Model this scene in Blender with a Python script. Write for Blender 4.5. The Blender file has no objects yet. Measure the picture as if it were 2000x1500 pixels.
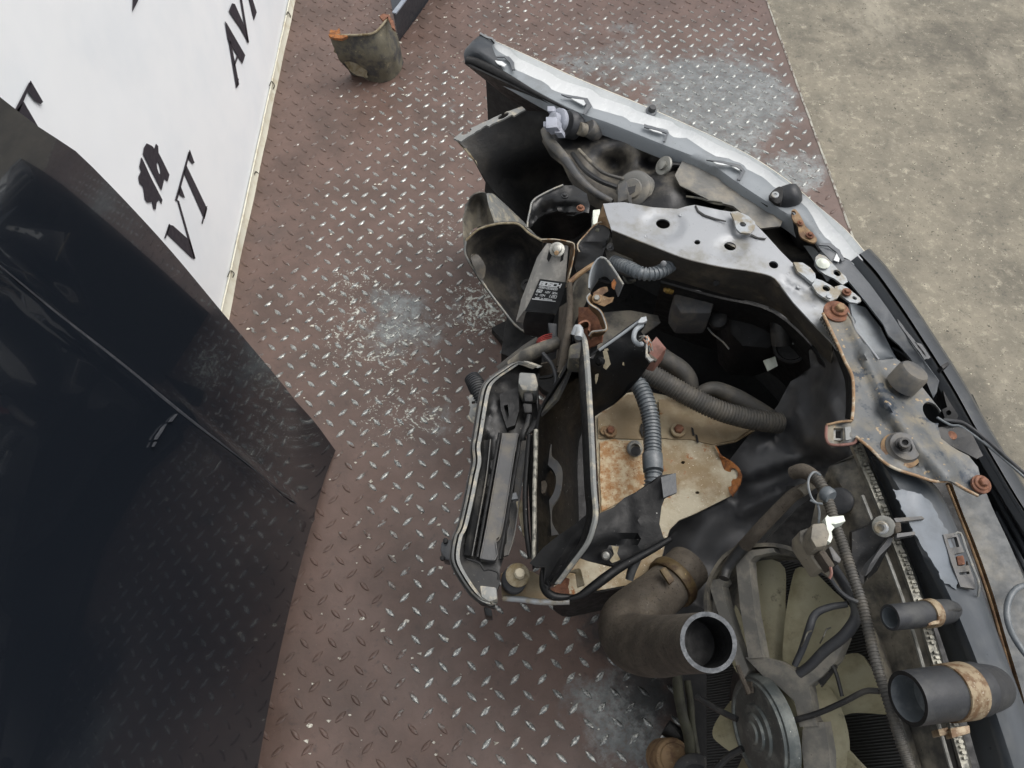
import bpy, bmesh, math, random
from mathutils import Vector, Matrix, noise
from mathutils.geometry import delaunay_2d_cdt
random.seed(7)
scn = bpy.context.scene
COL = scn.collection

# ---------------------------------------------------------------- camera
H, F = 1.2, 1445.0                      # camera height over the steel plate, focal length in photo pixels
AL, RO, YA = 1.01938, -0.00692, 0.02548  # pitch below the horizon, roll, yaw (fitted to the tread lattice)
FW = Vector((math.sin(YA)*math.cos(AL), math.cos(YA)*math.cos(AL), -math.sin(AL)))
_rt = Vector((math.cos(YA), -math.sin(YA), 0)); _up = _rt.cross(FW)
RT = math.cos(RO)*_rt + math.sin(RO)*_up
UP = -math.sin(RO)*_rt + math.cos(RO)*_up
CAM = Vector((0, 0, H))
cd = bpy.data.cameras.new('camera'); cam = bpy.data.objects.new('camera', cd); COL.objects.link(cam)
m = Matrix.Identity(4)
for i, v in enumerate((RT, UP, -FW)):
    for k in range(3): m[k][i] = v[k]
m.translation = CAM
cam.matrix_world = m
cd.sensor_width = 36; cd.lens = F/2000*36; cd.clip_start = .01; cd.clip_end = 200
scn.camera = cam

# ---------------------------------------------------------------- light (overcast yard)
w = bpy.data.worlds.new('World'); scn.world = w; w.use_nodes = True
nt = w.node_tree; nt.nodes.clear()
sky = nt.nodes.new('ShaderNodeTexSky'); sky.sky_type = 'NISHITA'; sky.sun_disc = False
SUN_EL, SUN_AZ = math.radians(62), math.radians(70)
sky.sun_elevation = SUN_EL; sky.sun_rotation = SUN_AZ
sky.air_density = 1.0; sky.dust_density = 6.0; sky.ozone_density = 1.0
bg = nt.nodes.new('ShaderNodeBackground'); bg.inputs[1].default_value = 0.15
wo = nt.nodes.new('ShaderNodeOutputWorld')
hs = nt.nodes.new('ShaderNodeHueSaturation'); hs.inputs['Saturation'].default_value = .38   # cloud cover greys the sky
nt.links.new(sky.outputs[0], hs.inputs['Color']); nt.links.new(hs.outputs[0], bg.inputs[0]); nt.links.new(bg.outputs[0], wo.inputs[0])
sd = bpy.data.lights.new('sun', 'SUN'); sd.energy = 1.1; sd.angle = math.radians(60); sd.color = (1, .985, .96)
so = bpy.data.objects.new('sun', sd); COL.objects.link(so)
sv = Vector((math.sin(SUN_AZ)*math.cos(SUN_EL), math.cos(SUN_AZ)*math.cos(SUN_EL), math.sin(SUN_EL)))
so.rotation_euler = sv.to_track_quat('Z', 'Y').to_euler()
vs = scn.view_settings; vs.view_transform = 'Standard'; vs.look = 'None'; vs.gamma = 1; vs.exposure = 0.18
scn.cycles.use_denoising = True
scn.cycles.max_bounces = 8

# ---------------------------------------------------------------- helpers
def ray(x, y): return FW + RT*((x-1000)/F) - UP*((y-750)/F)
def P(x, y, z=0.0):
    d = ray(x, y); return CAM + d*((z-H)/d.z)
def PP(x, y, p0, n):
    d = ray(x, y); return CAM + d*((p0-CAM).dot(n)/d.dot(n))
def V3(p): return p if isinstance(p, Vector) else P(*p)
def ppm(p):                               # metres per photo pixel at a world point
    return (p-CAM).dot(FW)/F
def s2l(c):
    c /= 255.0
    return c/12.92 if c <= .04045 else ((c+.055)/1.055)**2.4
def rgb(c): return (s2l(c[0]), s2l(c[1]), s2l(c[2]), 1)
ORG = {}
def root(name, loc, label, cat, group=None):
    o = bpy.data.objects.new(name, None); COL.objects.link(o); o.location = loc; o.empty_display_size = .05
    o['label'] = label; o['category'] = cat
    if group: o['group'] = group
    ORG[o.name] = Vector(loc); return o
def mk(name, verts, faces, mats, par=None, fm=None, sharp=35):
    me = bpy.data.meshes.new(name)
    off = ORG.get(par.name, Vector()) if par else Vector()
    me.from_pydata([v-off for v in verts], [], faces)
    if not isinstance(mats, (list, tuple)): mats = [mats]
    for q in mats: me.materials.append(M[q])
    if fm: me.polygons.foreach_set('material_index', fm)
    me.polygons.foreach_set('use_smooth', [True]*len(me.polygons))
    me.update()
    me.set_sharp_from_angle(angle=math.radians(sharp))
    o = bpy.data.objects.new(name, me); COL.objects.link(o)
    if par: o.parent = par; ORG[o.name] = off
    return o
def pip(x, y, poly):
    c = False; j = len(poly)-1
    for i in range(len(poly)):
        xi, yi = poly[i][0], poly[i][1]; xj, yj = poly[j][0], poly[j][1]
        if (yi > y) != (yj > y) and x < (xj-xi)*(y-yi)/(yj-yi)+xi: c = not c
        j = i
    return c
def cat(pts, n, closed=False):
    """Catmull-Rom through pts, resampled to n points by arc length"""
    pts = [Vector(p) for p in pts]; L = len(pts)
    if L == 2 and not closed: return [pts[0].lerp(pts[1], i/(n-1)) for i in range(n)]
    out = []; segs = L if closed else L-1
    for i in range(segs):
        if closed: a, b, c, d = pts[(i-1) % L], pts[i], pts[(i+1) % L], pts[(i+2) % L]
        else:
            b, c = pts[i], pts[i+1]
            a = pts[i-1] if i else b*2-c
            d = pts[i+2] if i+2 < L else c*2-b
        for k in range(8):
            t = k/8
            out.append(.5*((2*b)+(c-a)*t+(2*a-5*b+4*c-d)*t*t+(3*b-a-3*c+d)*t**3))
    out.append(pts[0].copy() if closed else pts[-1].copy())
    ds = [0]
    for i in range(1, len(out)): ds.append(ds[-1]+(out[i]-out[i-1]).length)
    T = ds[-1] or 1; res = []; j = 0
    m_ = n if closed else n-1
    for i in range(n):
        s = T*i/m_
        while j < len(ds)-2 and ds[j+1] < s: j += 1
        u = (s-ds[j])/((ds[j+1]-ds[j]) or 1)
        res.append(out[j].lerp(out[j+1], min(1, max(0, u))))
    return res
def solid(verts, faces, t, fm=None, back=None, flip=False):
    """give an open sheet the thickness t on the side away from the camera"""
    nrm = [Vector() for _ in verts]; tot = 0
    for f in faces:
        a, b, c = verts[f[0]], verts[f[1]], verts[f[2]]
        n = (b-a).cross(c-a)
        if len(f) == 4: n += (verts[f[2]]-a).cross(verts[f[3]]-a)
        for i in f: nrm[i] += n
        tot += n.dot((CAM-a).normalized())
    if (tot < 0) != flip:
        faces = [tuple(reversed(f)) for f in faces]; nrm = [-n for n in nrm]
    N = len(verts)
    bot = [v-(n.normalized()*t if n.length > 1e-14 else Vector((0, 0, t))) for v, n in zip(verts, nrm)]
    ed = {}
    for fi, f in enumerate(faces):
        for i in range(len(f)):
            e = (f[i], f[(i+1) % len(f)])
            ed[e] = fi
    allf = list(faces)+[tuple(N+i for i in reversed(f)) for f in faces]
    afm = (list(fm)+([back]*len(fm) if back is not None else list(fm))) if fm else None
    for (a, b), fi in ed.items():
        if (b, a) not in ed:
            allf.append((b, a, N+a, N+b))
            if fm: afm.append(fm[fi])
    return list(verts)+bot, allf, afm
def ell(cx, cy, rx, ry=None, rot=0, n=18):
    ry = ry or rx; c, s = math.cos(math.radians(rot)), math.sin(math.radians(rot)); r = []
    for i in range(n):
        a = 2*math.pi*i/n; u, v = rx*math.cos(a), ry*math.sin(a)
        r.append((cx+u*c-v*s, cy+u*s+v*c))
    return r
def zfit(pts):
    n = len(pts)
    mx = sum(p[0] for p in pts)/n; my = sum(p[1] for p in pts)/n; mz = sum(p[2] for p in pts)/n
    sxx = sum((p[0]-mx)**2 for p in pts)+1e-6; syy = sum((p[1]-my)**2 for p in pts)+1e-6
    sxy = sum((p[0]-mx)*(p[1]-my) for p in pts)
    sxz = sum((p[0]-mx)*(p[2]-mz) for p in pts); syz = sum((p[1]-my)*(p[2]-mz) for p in pts)
    D = sxx*syy-sxy*sxy
    a, b = ((sxz*syy-syz*sxy)/D, (syz*sxx-sxz*sxy)/D) if D > 1e-3*sxx*syy else (0, 0)
    pl = lambda x, y: mz+a*(x-mx)+b*(y-my)
    rs = [p[2]-pl(p[0], p[1]) for p in pts]
    def f(x, y):
        W = R = 0
        for p, r in zip(pts, rs):
            d = (p[0]-x)**2+(p[1]-y)**2+4.0
            k = 1/(d*d); W += k; R += k*r
        return pl(x, y)+R/W
    return f
def ring(cx, cy, r0, r1, h, asp=.72):
    """stamped dish: surface drops by h inside r0, back to 0 at r1"""
    def f(x, y):
        d = math.hypot(x-cx, (y-cy)/asp)
        if d < r0: return -h
        if d < r1: return -h*(1-(d-r0)/(r1-r0))
        return 0
    return f
def ridge(x0, y0, x1, y1, wd, h):
    def f(x, y):
        dx, dy = x1-x0, y1-y0; L = dx*dx+dy*dy
        t = max(0, min(1, ((x-x0)*dx+(y-y0)*dy)/L))
        d = math.hypot(x-x0-t*dx, y-y0-t*dy)
        return h*max(0, 1-(d/wd)**2) if d < wd else 0
    return f
def plate(name, out, mat, par, z=None, t=.0025, holes=(), grid=0, dz=(), sm=0, plane=None, jag=0, vec=None, sharp=35):
    """sheet whose outline is traced in the photo; z = height (number, function, or per outline point)"""
    if z is None and plane is None: z = zfit(out)
    if sm: out = [(p.x, p.y) for p in cat([(q[0], q[1], 0) for q in out], sm, True)]
    else: out = [(q[0], q[1]) for q in out]
    if jag:
        o2 = []
        for i in range(len(out)):
            a, b = out[i], out[(i+1) % len(out)]; L = math.hypot(b[0]-a[0], b[1]-a[1]); k = max(1, int(L/7))
            for q in range(k):
                u = q/k; o2.append((a[0]+(b[0]-a[0])*u+random.uniform(-jag, jag), a[1]+(b[1]-a[1])*u+random.uniform(-jag, jag)))
        out = o2
    pts = [Vector(p) for p in out]; edges = [(i, (i+1) % len(out)) for i in range(len(out))]
    for h in holes:
        b = len(pts); pts += [Vector(p) for p in h]; edges += [(b+i, b+(i+1) % len(h)) for i in range(len(h))]
    if grid:
        xs = [p[0] for p in out]; ys = [p[1] for p in out]
        y = min(ys)+grid*.5; r = 0
        bnd = pts[:]
        while y < max(ys):
            x = min(xs)+grid*(.25 if r % 2 else .75)
            while x < max(xs):
                if pip(x, y, out) and not any(pip(x, y, h) for h in holes):
                    if min((p.x-x)**2+(p.y-y)**2 for p in bnd) > (grid*.35)**2: pts.append(Vector((x, y)))
                x += grid
            y += grid*.87; r += 1
    vv, ee, ff, *_ = delaunay_2d_cdt(pts, edges, [], 0, 1e-4)
    fs = []
    for f in ff:
        cx = sum(vv[i].x for i in f)/len(f); cy = sum(vv[i].y for i in f)/len(f)
        if pip(cx, cy, out) and not any(pip(cx, cy, h) for h in holes): fs.append(tuple(f))
    used = sorted({i for f in fs for i in f}); mp = {u: k for k, u in enumerate(used)}
    fs = [tuple(mp[i] for i in f) for f in fs]
    W3 = []
    for u in used:
        x, y = vv[u].x, vv[u].y
        if plane:
            p0, n = plane; W3.append(PP(x, y, p0, n)+n*sum(g(x, y) for g in dz))
        else:
            zz = z(x, y) if callable(z) else z
            p = P(x, y, zz); h = sum(g(x, y) for g in dz)
            W3.append(p+(CAM-p).normalized()*h if h else p)
    if vec is not None:
        N = len(W3); tot = sum((W3[f[1]]-W3[f[0]]).cross(W3[f[2]]-W3[f[0]]).dot(CAM-W3[f[0]]) for f in fs)
        if tot < 0: fs = [tuple(reversed(f)) for f in fs]
        ed = {(f[i], f[(i+1) % len(f)]) for f in fs for i in range(len(f))}
        a = fs+[tuple(N+i for i in reversed(f)) for f in fs]+[(j, i, N+i, N+j) for i, j in ed if (j, i) not in ed]
        return mk(name, W3+[p+vec for p in W3], a, mat, par, sharp=sharp)
    a, b, _ = solid(W3, fs, t)
    return mk(name, a, b, mat, par, sharp=sharp)
def loft(name, rows, mat, par, n=24, t=.0025, fmrow=None, sub=0, wob=0, raw=False, sharp=35, back=None, flip=False):
    R = [[V3(p) for p in r] for r in rows]
    R = [r if raw else cat(r, n) for r in R]
    if raw: n = len(R[0])
    if sub:                                  # smooth across the rows too
        k = len(R); m_ = (k-1)*sub+1
        cols = [cat([R[j][i] for j in range(k)], m_) for i in range(n)]
        R = [[cols[i][j] for i in range(n)] for j in range(m_)]
    vs_ = [p for r in R for p in r]
    if wob: vs_ = [p+Vector((noise.noise(p*40), noise.noise(p*40+Vector((9, 0, 0))), noise.noise(p*40+Vector((0, 9, 0)))))*wob for p in vs_]
    fs = []; fm = []
    for j in range(len(R)-1):
        for i in range(n-1):
            fs.append((j*n+i, j*n+i+1, (j+1)*n+i+1, (j+1)*n+i)); fm.append(fmrow[min(len(fmrow)-1, j//(sub or 1))] if fmrow else 0)
    a, b, c = solid(vs_, fs, t, fm, back, flip)
    return mk(name, a, b, mat, par, fm=c, sharp=sharp)
def tube(name, pts, r, mat, par, n=40, seg=14, corr=None, hollow=0, sharp=40, inmat=None, deep=.05):
    """swept hose: r in photo pixels (number or list), corr = (pitch px, depth fraction), hollow = wall px"""
    W3 = [V3(p) for p in pts]; c = cat(W3, n); k = len(c)
    rr = r if isinstance(r, (list, tuple)) else [r]
    def rad(u):
        f = u*(len(rr)-1); i = min(int(f), len(rr)-2) if len(rr) > 1 else 0
        return rr[0] if len(rr) == 1 else rr[i]+(rr[i+1]-rr[i])*(f-i)
    ds = [0]
    for i in range(1, k): ds.append(ds[-1]+(c[i]-c[i-1]).length)
    sc = sum(ppm(p) for p in c)/k
    rings = []
    if corr:
        pit = corr[0]*sc; s = 0
        prof = [(0, 1), (.28, 1), (.42, 1-corr[1]), (.86, 1-corr[1])]
        while s < ds[-1]:
            for o, q in prof:
                if s+o*pit <= ds[-1]: rings.append((s+o*pit, q))
            s += pit
    else: rings = [(d, 1) for d in ds]
    def at(s):
        j = 0
        while j < k-2 and ds[j+1] < s: j += 1
        u = (s-ds[j])/((ds[j+1]-ds[j]) or 1); p = c[j].lerp(c[j+1], u)
        a, b = c[max(0, j-1)], c[min(k-1, j+2)]
        return p, (b-a).normalized()
    vs_ = []; nv = None
    for s, q in rings:
        p, d = at(s)
        if nv is None: nv = d.orthogonal().normalized()
        nv = (nv-d*nv.dot(d)).normalized(); bv = d.cross(nv)
        ra = rad(s/ds[-1])*ppm(p)*q
        for a in range(seg):
            an = 2*math.pi*a/seg; vs_.append(p+(nv*math.cos(an)+bv*math.sin(an))*ra)
    nr = len(rings); fs = []
    for j in range(nr-1):
        for a in range(seg):
            b = (a+1) % seg; fs.append((j*seg+a, j*seg+b, (j+1)*seg+b, (j+1)*seg+a))
    p0, d0 = at(0); p1, d1 = at(ds[-1])
    mats = [mat]+([inmat] if inmat else []); mi = [0]*len(fs)
    if inmat and len(inmat) == 2: mats = [mat, inmat[0], inmat[1]]
    def capr(base, sgn, p, d, rad_):
        k1, k2 = (1, 2) if len(mats) == 3 else (0, 0)
        if hollow:
            sl = ppm(p); ri = (rad_-hollow)*sl; b = len(vs_)
            outer = [vs_[base+a] for a in range(seg)]
            for q in outer: vs_.append(p+(q-p).normalized()*ri)
            for q in outer: vs_.append(p+(q-p).normalized()*ri-d*sgn*min(deep, ds[-1]*.6))
            for a in range(seg):
                e = (a+1) % seg
                f1 = (base+a, base+e, b+e, b+a); f2 = (b+a, b+e, b+seg+e, b+seg+a)
                fs.append(f1 if sgn > 0 else tuple(reversed(f1))); mi.append(k1)
                fs.append(f2 if sgn > 0 else tuple(reversed(f2))); mi.append(k2)
            f3 = tuple(b+seg+a for a in range(seg)); fs.append(f3 if sgn > 0 else tuple(reversed(f3))); mi.append(k2)
        else:
            f3 = tuple(base+a for a in range(seg)); fs.append(f3 if sgn > 0 else tuple(reversed(f3))); mi.append(0)
    capr((nr-1)*seg, 1, p1, d1, rad(1)); capr(0, -1, p0, d0, rad(0))
    return mk(name, vs_, fs, mats, par, fm=mi, sharp=sharp)
def lathe(name, c, axis, prof, mat, par, seg=24, fm=None, px=True, sharp=40, hexn=0):
    """turned part: prof = [(radius, height)] along axis, in photo pixels at c"""
    c = V3(c); ax = Vector(axis).normalized(); s = ppm(c) if px else 1
    u = ax.orthogonal().normalized(); v = ax.cross(u)
    if hexn: seg = hexn
    vs_ = []; fs = []; mi = []
    for r, h in prof:
        for a in range(seg):
            an = 2*math.pi*a/seg; vs_.append(c+ax*h*s+(u*math.cos(an)+v*math.sin(an))*max(r, .01)*s)
    for j in range(len(prof)-1):
        for a in range(seg):
            b = (a+1) % seg; fs.append((j*seg+a, j*seg+b, (j+1)*seg+b, (j+1)*seg+a)); mi.append(fm[j] if fm else 0)
    fs.append(tuple(reversed(range(seg)))); mi.append(fm[0] if fm else 0)
    k = (len(prof)-1)*seg; fs.append(tuple(k+a for a in range(seg))); mi.append(fm[-1] if fm else 0)
    return mk(name, vs_, fs, mat, par, fm=mi, sharp=sharp)
UPV = Vector((0, 0, 1))
def bolt(par, x, y, z, r, mat='rust', axis=None, name='bolt', hm=None):
    """flanged hex bolt, r = washer radius in photo pixels"""
    c = P(x, y, z); ax = Vector(axis) if axis else UPV
    lathe(name, c, ax, [(r, -r*.3), (r, .06*r), (r*.92, .14*r), (r*.64, .16*r)], mat, par, seg=20)
    return lathe('bolt_head', c+ax.normalized()*ppm(c)*r*.14, ax, [(r*.62, 0), (r*.62, .42*r), (r*.5, .55*r), (r*.36, .56*r)], hm or mat, par, hexn=6, sharp=25)
def prism(name, pts, vec, mat, par, bev=0, z=None):
    W3 = [V3(p) for p in pts]; vec = Vector(vec); n = len(W3)
    nn = (W3[1]-W3[0]).cross(W3[2]-W3[0])
    if nn.dot(vec) > 0: W3.reverse()
    b = bmesh.new()
    a = [b.verts.new(p) for p in W3]; c = [b.verts.new(p+vec) for p in W3]
    b.faces.new(a); b.faces.new(list(reversed(c)))
    for i in range(n): b.faces.new((a[(i+1) % n], a[i], c[i], c[(i+1) % n]))
    if bev: bmesh.ops.bevel(b, geom=b.edges[:], offset=bev, segments=2, affect='EDGES', profile=.6)
    bmesh.ops.recalc_face_normals(b, faces=b.faces)
    b.verts.index_update()
    vs_ = [v.co.copy() for v in b.verts]; fs = [tuple(v.index for v in f.verts) for f in b.faces]; b.free()
    return mk(name, vs_, fs, mat, par, sharp=30)
def wall(name, path, h, mat, par, n=30, t=.003, sm=True, h2=None, wob=0):
    """upright strip hanging h metres down from a traced edge"""
    W3 = [V3(p) for p in path]
    c = cat(W3, n) if sm else W3
    k = len(c); hb = [h+((h2 if h2 is not None else h)-h)*i/(k-1) for i in range(k)]
    return loft(name, [c, [p-UPV*q*.5 for p, q in zip(c, hb)], [p-UPV*q for p, q in zip(c, hb)]], mat, par, n=k, t=t, raw=True, wob=wob)

# ---------------------------------------------------------------- materials
M = {}
def nodes(name):
    mt = bpy.data.materials.new(name); mt.use_nodes = True; t = mt.node_tree; t.nodes.clear()
    o = t.nodes.new('ShaderNodeOutputMaterial'); b = t.nodes.new('ShaderNodeBsdfPrincipled'); t.links.new(b.outputs[0], o.inputs[0])
    g = t.nodes.new('ShaderNodeNewGeometry'); M[name] = mt
    return t, b, g.outputs['Position']
def nz(t, pos, scale, detail=5, rough=.6, stretch=None, dist=0):
    if stretch:
        mp = t.nodes.new('ShaderNodeMapping'); mp.inputs['Scale'].default_value = stretch; t.links.new(pos, mp.inputs[0]); pos = mp.outputs[0]
    n = t.nodes.new('ShaderNodeTexNoise'); n.inputs['Scale'].default_value = scale; n.inputs['Detail'].default_value = detail
    n.inputs['Roughness'].default_value = rough; n.inputs['Distortion'].default_value = dist
    t.links.new(pos, n.inputs['Vector']); return n.outputs['Fac']
def mr(t, v, a, b, c=0, d=1, smooth=True):
    n = t.nodes.new('ShaderNodeMapRange'); n.interpolation_type = 'SMOOTHSTEP' if smooth else 'LINEAR'
    for i, q in enumerate((v, a, b, c, d)):
        if isinstance(q, (int, float)): n.inputs[i].default_value = q
        else: t.links.new(q, n.inputs[i])
    return n.outputs[0]
def mth(t, op, a, b=0.0):
    n = t.nodes.new('ShaderNodeMath'); n.operation = op
    for i, q in enumerate((a, b)):
        if isinstance(q, (int, float)): n.inputs[i].default_value = q
        else: t.links.new(q, n.inputs[i])
    return n.outputs[0]
def mixc(t, f, a, b):
    n = t.nodes.new('ShaderNodeMix'); n.data_type = 'RGBA'
    for i, q in ((0, f), (6, a), (7, b)):
        if isinstance(q, (int, float)): n.inputs[i].default_value = q
        elif isinstance(q, tuple): n.inputs[i].default_value = rgb(q)
        else: t.links.new(q, n.inputs[i])
    return n.outputs[2]
def setin(t, b, k, v):
    if isinstance(v, (int, float)): b.inputs[k].default_value = v
    elif isinstance(v, tuple): b.inputs[k].default_value = rgb(v)
    else: t.links.new(v, b.inputs[k])
def bump(t, b, h, st, dist=.001):
    n = t.nodes.new('ShaderNodeBump'); n.inputs['Strength'].default_value = st; n.inputs['Distance'].default_value = dist
    t.links.new(h, n.inputs['Height']); t.links.new(n.outputs[0], b.inputs['Normal'])
def mat(name, c1, c2=None, rough=.5, metal=0, scale=35, lo=.42, hi=.66, c3=None, t3=(.62, .72), s3=120, bp=.25, spec=.5, coat=0, r2=None, c4=None, t4=(.66, .7), s4=420, stretch=None):
    """base colour c1, broad dust or wear c2, patchy rust or chips c3, fine specks c4"""
    t, b, pos = nodes(name)
    n1 = nz(t, pos, scale, 6, .65, stretch); col = c1
    f1 = None
    if c2: f1 = mr(t, n1, lo, hi); col = mixc(t, f1, c1, c2)
    if c3: col = mixc(t, mr(t, nz(t, pos, s3, 5, .7), *t3), col, c3)
    if c4: col = mixc(t, mr(t, nz(t, pos, s4, 2, .5), *t4), col, c4)
    setin(t, b, 'Base Color', col); setin(t, b, 'Metallic', metal); setin(t, b, 'Specular IOR Level', spec)
    nr_ = nz(t, pos, 90, 4)
    base = mr(t, nr_, .3, .7, rough*.85, min(1, rough*1.2))
    if f1 is not None and r2 is not None: base = mth(t, 'ADD', base, mth(t, 'MULTIPLY', f1, r2-rough))
    setin(t, b, 'Roughness', base)
    if coat: b.inputs['Coat Weight'].default_value = coat; b.inputs['Coat Roughness'].default_value = .08
    if bp: bump(t, b, nz(t, pos, 260, 4, .6), bp, .0012)
mat('black_plastic', (30, 31, 32), (66, 64, 60), .45, lo=.45, hi=.75, r2=.7, c4=(120, 116, 105), t4=(.7, .76))
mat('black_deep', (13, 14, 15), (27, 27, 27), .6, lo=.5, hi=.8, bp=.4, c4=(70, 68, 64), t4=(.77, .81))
mat('liner', (22, 23, 24), (56, 54, 50), .6, scale=14, lo=.42, hi=.75, bp=.5, c4=(90, 88, 82), t4=(.76, .8))
mat('black_paint', (12, 13, 14), (28, 29, 30), .5, spec=.3, lo=.55, hi=.8, r2=.6, c3=(96, 98, 96), t3=(.70, .74), s3=170, c4=(160, 160, 156), t4=(.74, .77))
mat('grey_plastic', (74, 75, 76), (104, 100, 92), .45, r2=.7, c4=(140, 135, 122), t4=(.72, .78))
mat('dusty_plastic', (66, 65, 62), (132, 126, 112), .6, scale=22, lo=.36, hi=.64, c4=(34, 34, 34), t4=(.7, .76))
mat('housing', (27, 28, 30), (106, 101, 91), .45, scale=13, lo=.42, hi=.68, r2=.75, c4=(140, 133, 118), t4=(.72, .78))
mat('box_rim', (122, 124, 122), (166, 160, 144), .5, scale=60, lo=.48, hi=.64, c3=(48, 49, 50), t3=(.62, .69), s3=210)
mat('silver', (144, 147, 150), (116, 114, 105), .38, .25, scale=14, lo=.46, hi=.70, r2=.6, c4=(100, 98, 92), t4=(.72, .78), bp=.15)
mat('white_paint', (204, 207, 207), (182, 187, 189), .25, scale=12, lo=.45, hi=.75, coat=.3, bp=.03)
mat('bright_zinc', (150, 155, 158), (126, 118, 100), .45, .1, scale=50, lo=.42, hi=.62, c4=(92, 88, 80), t4=(.7, .76), bp=.2)
mat('primer', (134, 140, 144), (116, 120, 122), .55, scale=18, lo=.45, hi=.75, c4=(92, 96, 98), t4=(.7, .76), bp=.1)
mat('trim', (52, 56, 60), (84, 86, 86), .35, scale=20, lo=.5, hi=.8, r2=.6)
mat('trim_grey', (88, 92, 96), (112, 112, 108), .5, scale=20, lo=.5, hi=.8)
mat('lip', (196, 192, 176), (140, 124, 98), .4, scale=30, lo=.55, hi=.75)
mat('rail', (178, 170, 148), (132, 114, 84), .65, scale=17, lo=.38, hi=.62, c3=(140, 92, 52), t3=(.6, .7), s3=60, c4=(222, 216, 200), t4=(.69, .74), bp=.5)
mat('rail_rust', (190, 174, 142), (158, 118, 76), .65, scale=90, lo=.38, hi=.62, c3=(124, 78, 44), t3=(.58, .68), s3=260, c4=(220, 210, 190), t4=(.69, .74), bp=.5)
mat('rail_dirty', (132, 116, 90), (158, 146, 120), .7, scale=24, lo=.45, hi=.7, c3=(122, 82, 46), t3=(.62, .72), s3=60, c4=(232, 228, 214), t4=(.76, .79))
mat('rust', (120, 80, 58), (92, 58, 42), .75, scale=120, lo=.4, hi=.65, c3=(150, 104, 74), t3=(.58, .7), s3=260, bp=.6)
mat('rust_tan', (134, 110, 80), (98, 74, 54), .7, scale=70, lo=.45, hi=.65, c3=(150, 132, 104), t3=(.6, .7), s3=160, bp=.4)
mat('orange_rust', (146, 92, 46), (96, 60, 34), .8, scale=110, lo=.42, hi=.62, c3=(170, 128, 80), t3=(.6, .7), s3=200, bp=.6)
mat('bracket', (88, 91, 92), (126, 119, 103), .45, .1, scale=20, lo=.44, hi=.66, r2=.7, c3=(50, 58, 67), t3=(.56, .64), s3=24, c4=(150, 132, 104), t4=(.66, .72), s4=150, bp=.3)
mat('bracket_edge', (140, 112, 82), (176, 168, 150), .65, scale=90, lo=.45, hi=.6, c3=(100, 72, 50), t3=(.6, .7), s3=200)
mat('rubber', (66, 60, 52), (86, 79, 69), .85, scale=40, lo=.38, hi=.7, c3=(104, 97, 86), t3=(.62, .74), s3=120, c4=(44, 39, 34), t4=(.62, .7), bp=.8)
mat('rubber_cut', (96, 99, 102), (72, 75, 78), .75, scale=160, lo=.4, hi=.6, bp=.6)
mat('rubber_black', (44, 46, 49), (70, 71, 70), .5, scale=40, lo=.5, hi=.75, r2=.7)
mat('conduit', (66, 65, 62), (86, 82, 74), .65, scale=50, lo=.4, hi=.7)
mat('conduit_grey', (88, 94, 98), (118, 122, 124), .4, scale=60, lo=.45, hi=.7)
mat('fan_plastic', (156, 151, 124), (126, 119, 92), .55, scale=24, lo=.42, hi=.72, c3=(96, 90, 70), t3=(.6, .75), s3=50, c4=(70, 64, 48), t4=(.72, .78))
mat('motor', (92, 97, 95), (126, 129, 124), .38, .5, scale=60, lo=.45, hi=.7, r2=.55, c4=(176, 178, 172), t4=(.70, .75))
mat('aluminium', (146, 146, 140), (110, 110, 104), .4, .6, scale=80, lo=.45, hi=.7)
mat('crimp', (160, 158, 146), (98, 98, 92), .5, .3, scale=140, lo=.45, hi=.6)
mat('shield', (60, 61, 63), (88, 86, 82), .4, scale=9, lo=.45, hi=.75, r2=.6, bp=.1)
mat('stamped_black', (36, 37, 38), (58, 57, 54), .34, scale=18, lo=.5, hi=.8, r2=.55)
mat('clamp', (146, 132, 108), (104, 80, 56), .55, .2, scale=110, lo=.42, hi=.62, c4=(186, 180, 164), t4=(.68, .74))
mat('clamp_brass', (90, 76, 50), (66, 50, 34), .55, .3, scale=90, lo=.42, hi=.62, c4=(150, 130, 84), t4=(.7, .76))
mat('white_plastic', (206, 212, 200), (170, 170, 152), .5, scale=70, lo=.5, hi=.7)
mat('lamp_socket', (150, 154, 164), (128, 130, 138), .5, scale=70, lo=.5, hi=.7)
mat('brown_plastic', (120, 84, 74), (92, 62, 52), .5, scale=70, lo=.5, hi=.7)
mat('copper', (200, 130, 84), (120, 130, 130), .35, .6, scale=300, lo=.45, hi=.55)
mat('red_wire', (150, 56, 50), None, .5, bp=0)
mat('pink_wire', (196, 130, 116), None, .5, bp=0)
mat('brass', (190, 160, 90), (150, 120, 60), .35, .6, scale=90)
mat('mud', (96, 92, 78), (62, 62, 62), .75, scale=28, lo=.42, hi=.62, c3=(128, 120, 98), t3=(.6, .7), s3=70, bp=.7)
mat('mud_edge', (132, 124, 104), (100, 88, 62), .8, scale=60, bp=.7)
mat('beam_paint', (44, 49, 56), (62, 66, 70), .4, scale=12, lo=.5, hi=.8)
mat('beam_face', (128, 136, 146), (150, 156, 162), .4, scale=12)
mat('label_white', (200, 204, 206), None, .6, bp=0)
mat('relay_grey', (146, 145, 140), (178, 175, 168), .55, scale=50, lo=.45, hi=.65)
mat('relay_black', (24, 26, 28), (40, 41, 42), .5, scale=60)
mat('print_black', (44, 42, 50), None, .5, bp=0)
mat('hem', (206, 204, 188), (184, 176, 152), .7, scale=30, lo=.45, hi=.7, c4=(130, 120, 96), t4=(.74, .8))
mat('wire_dark', (50, 50, 44), (90, 88, 76), .6)
mat('olive_hose', (60, 60, 46), (44, 44, 38), .7)
mat('green_metal', (70, 72, 68), (50, 52, 50), .4, .3)
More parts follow.
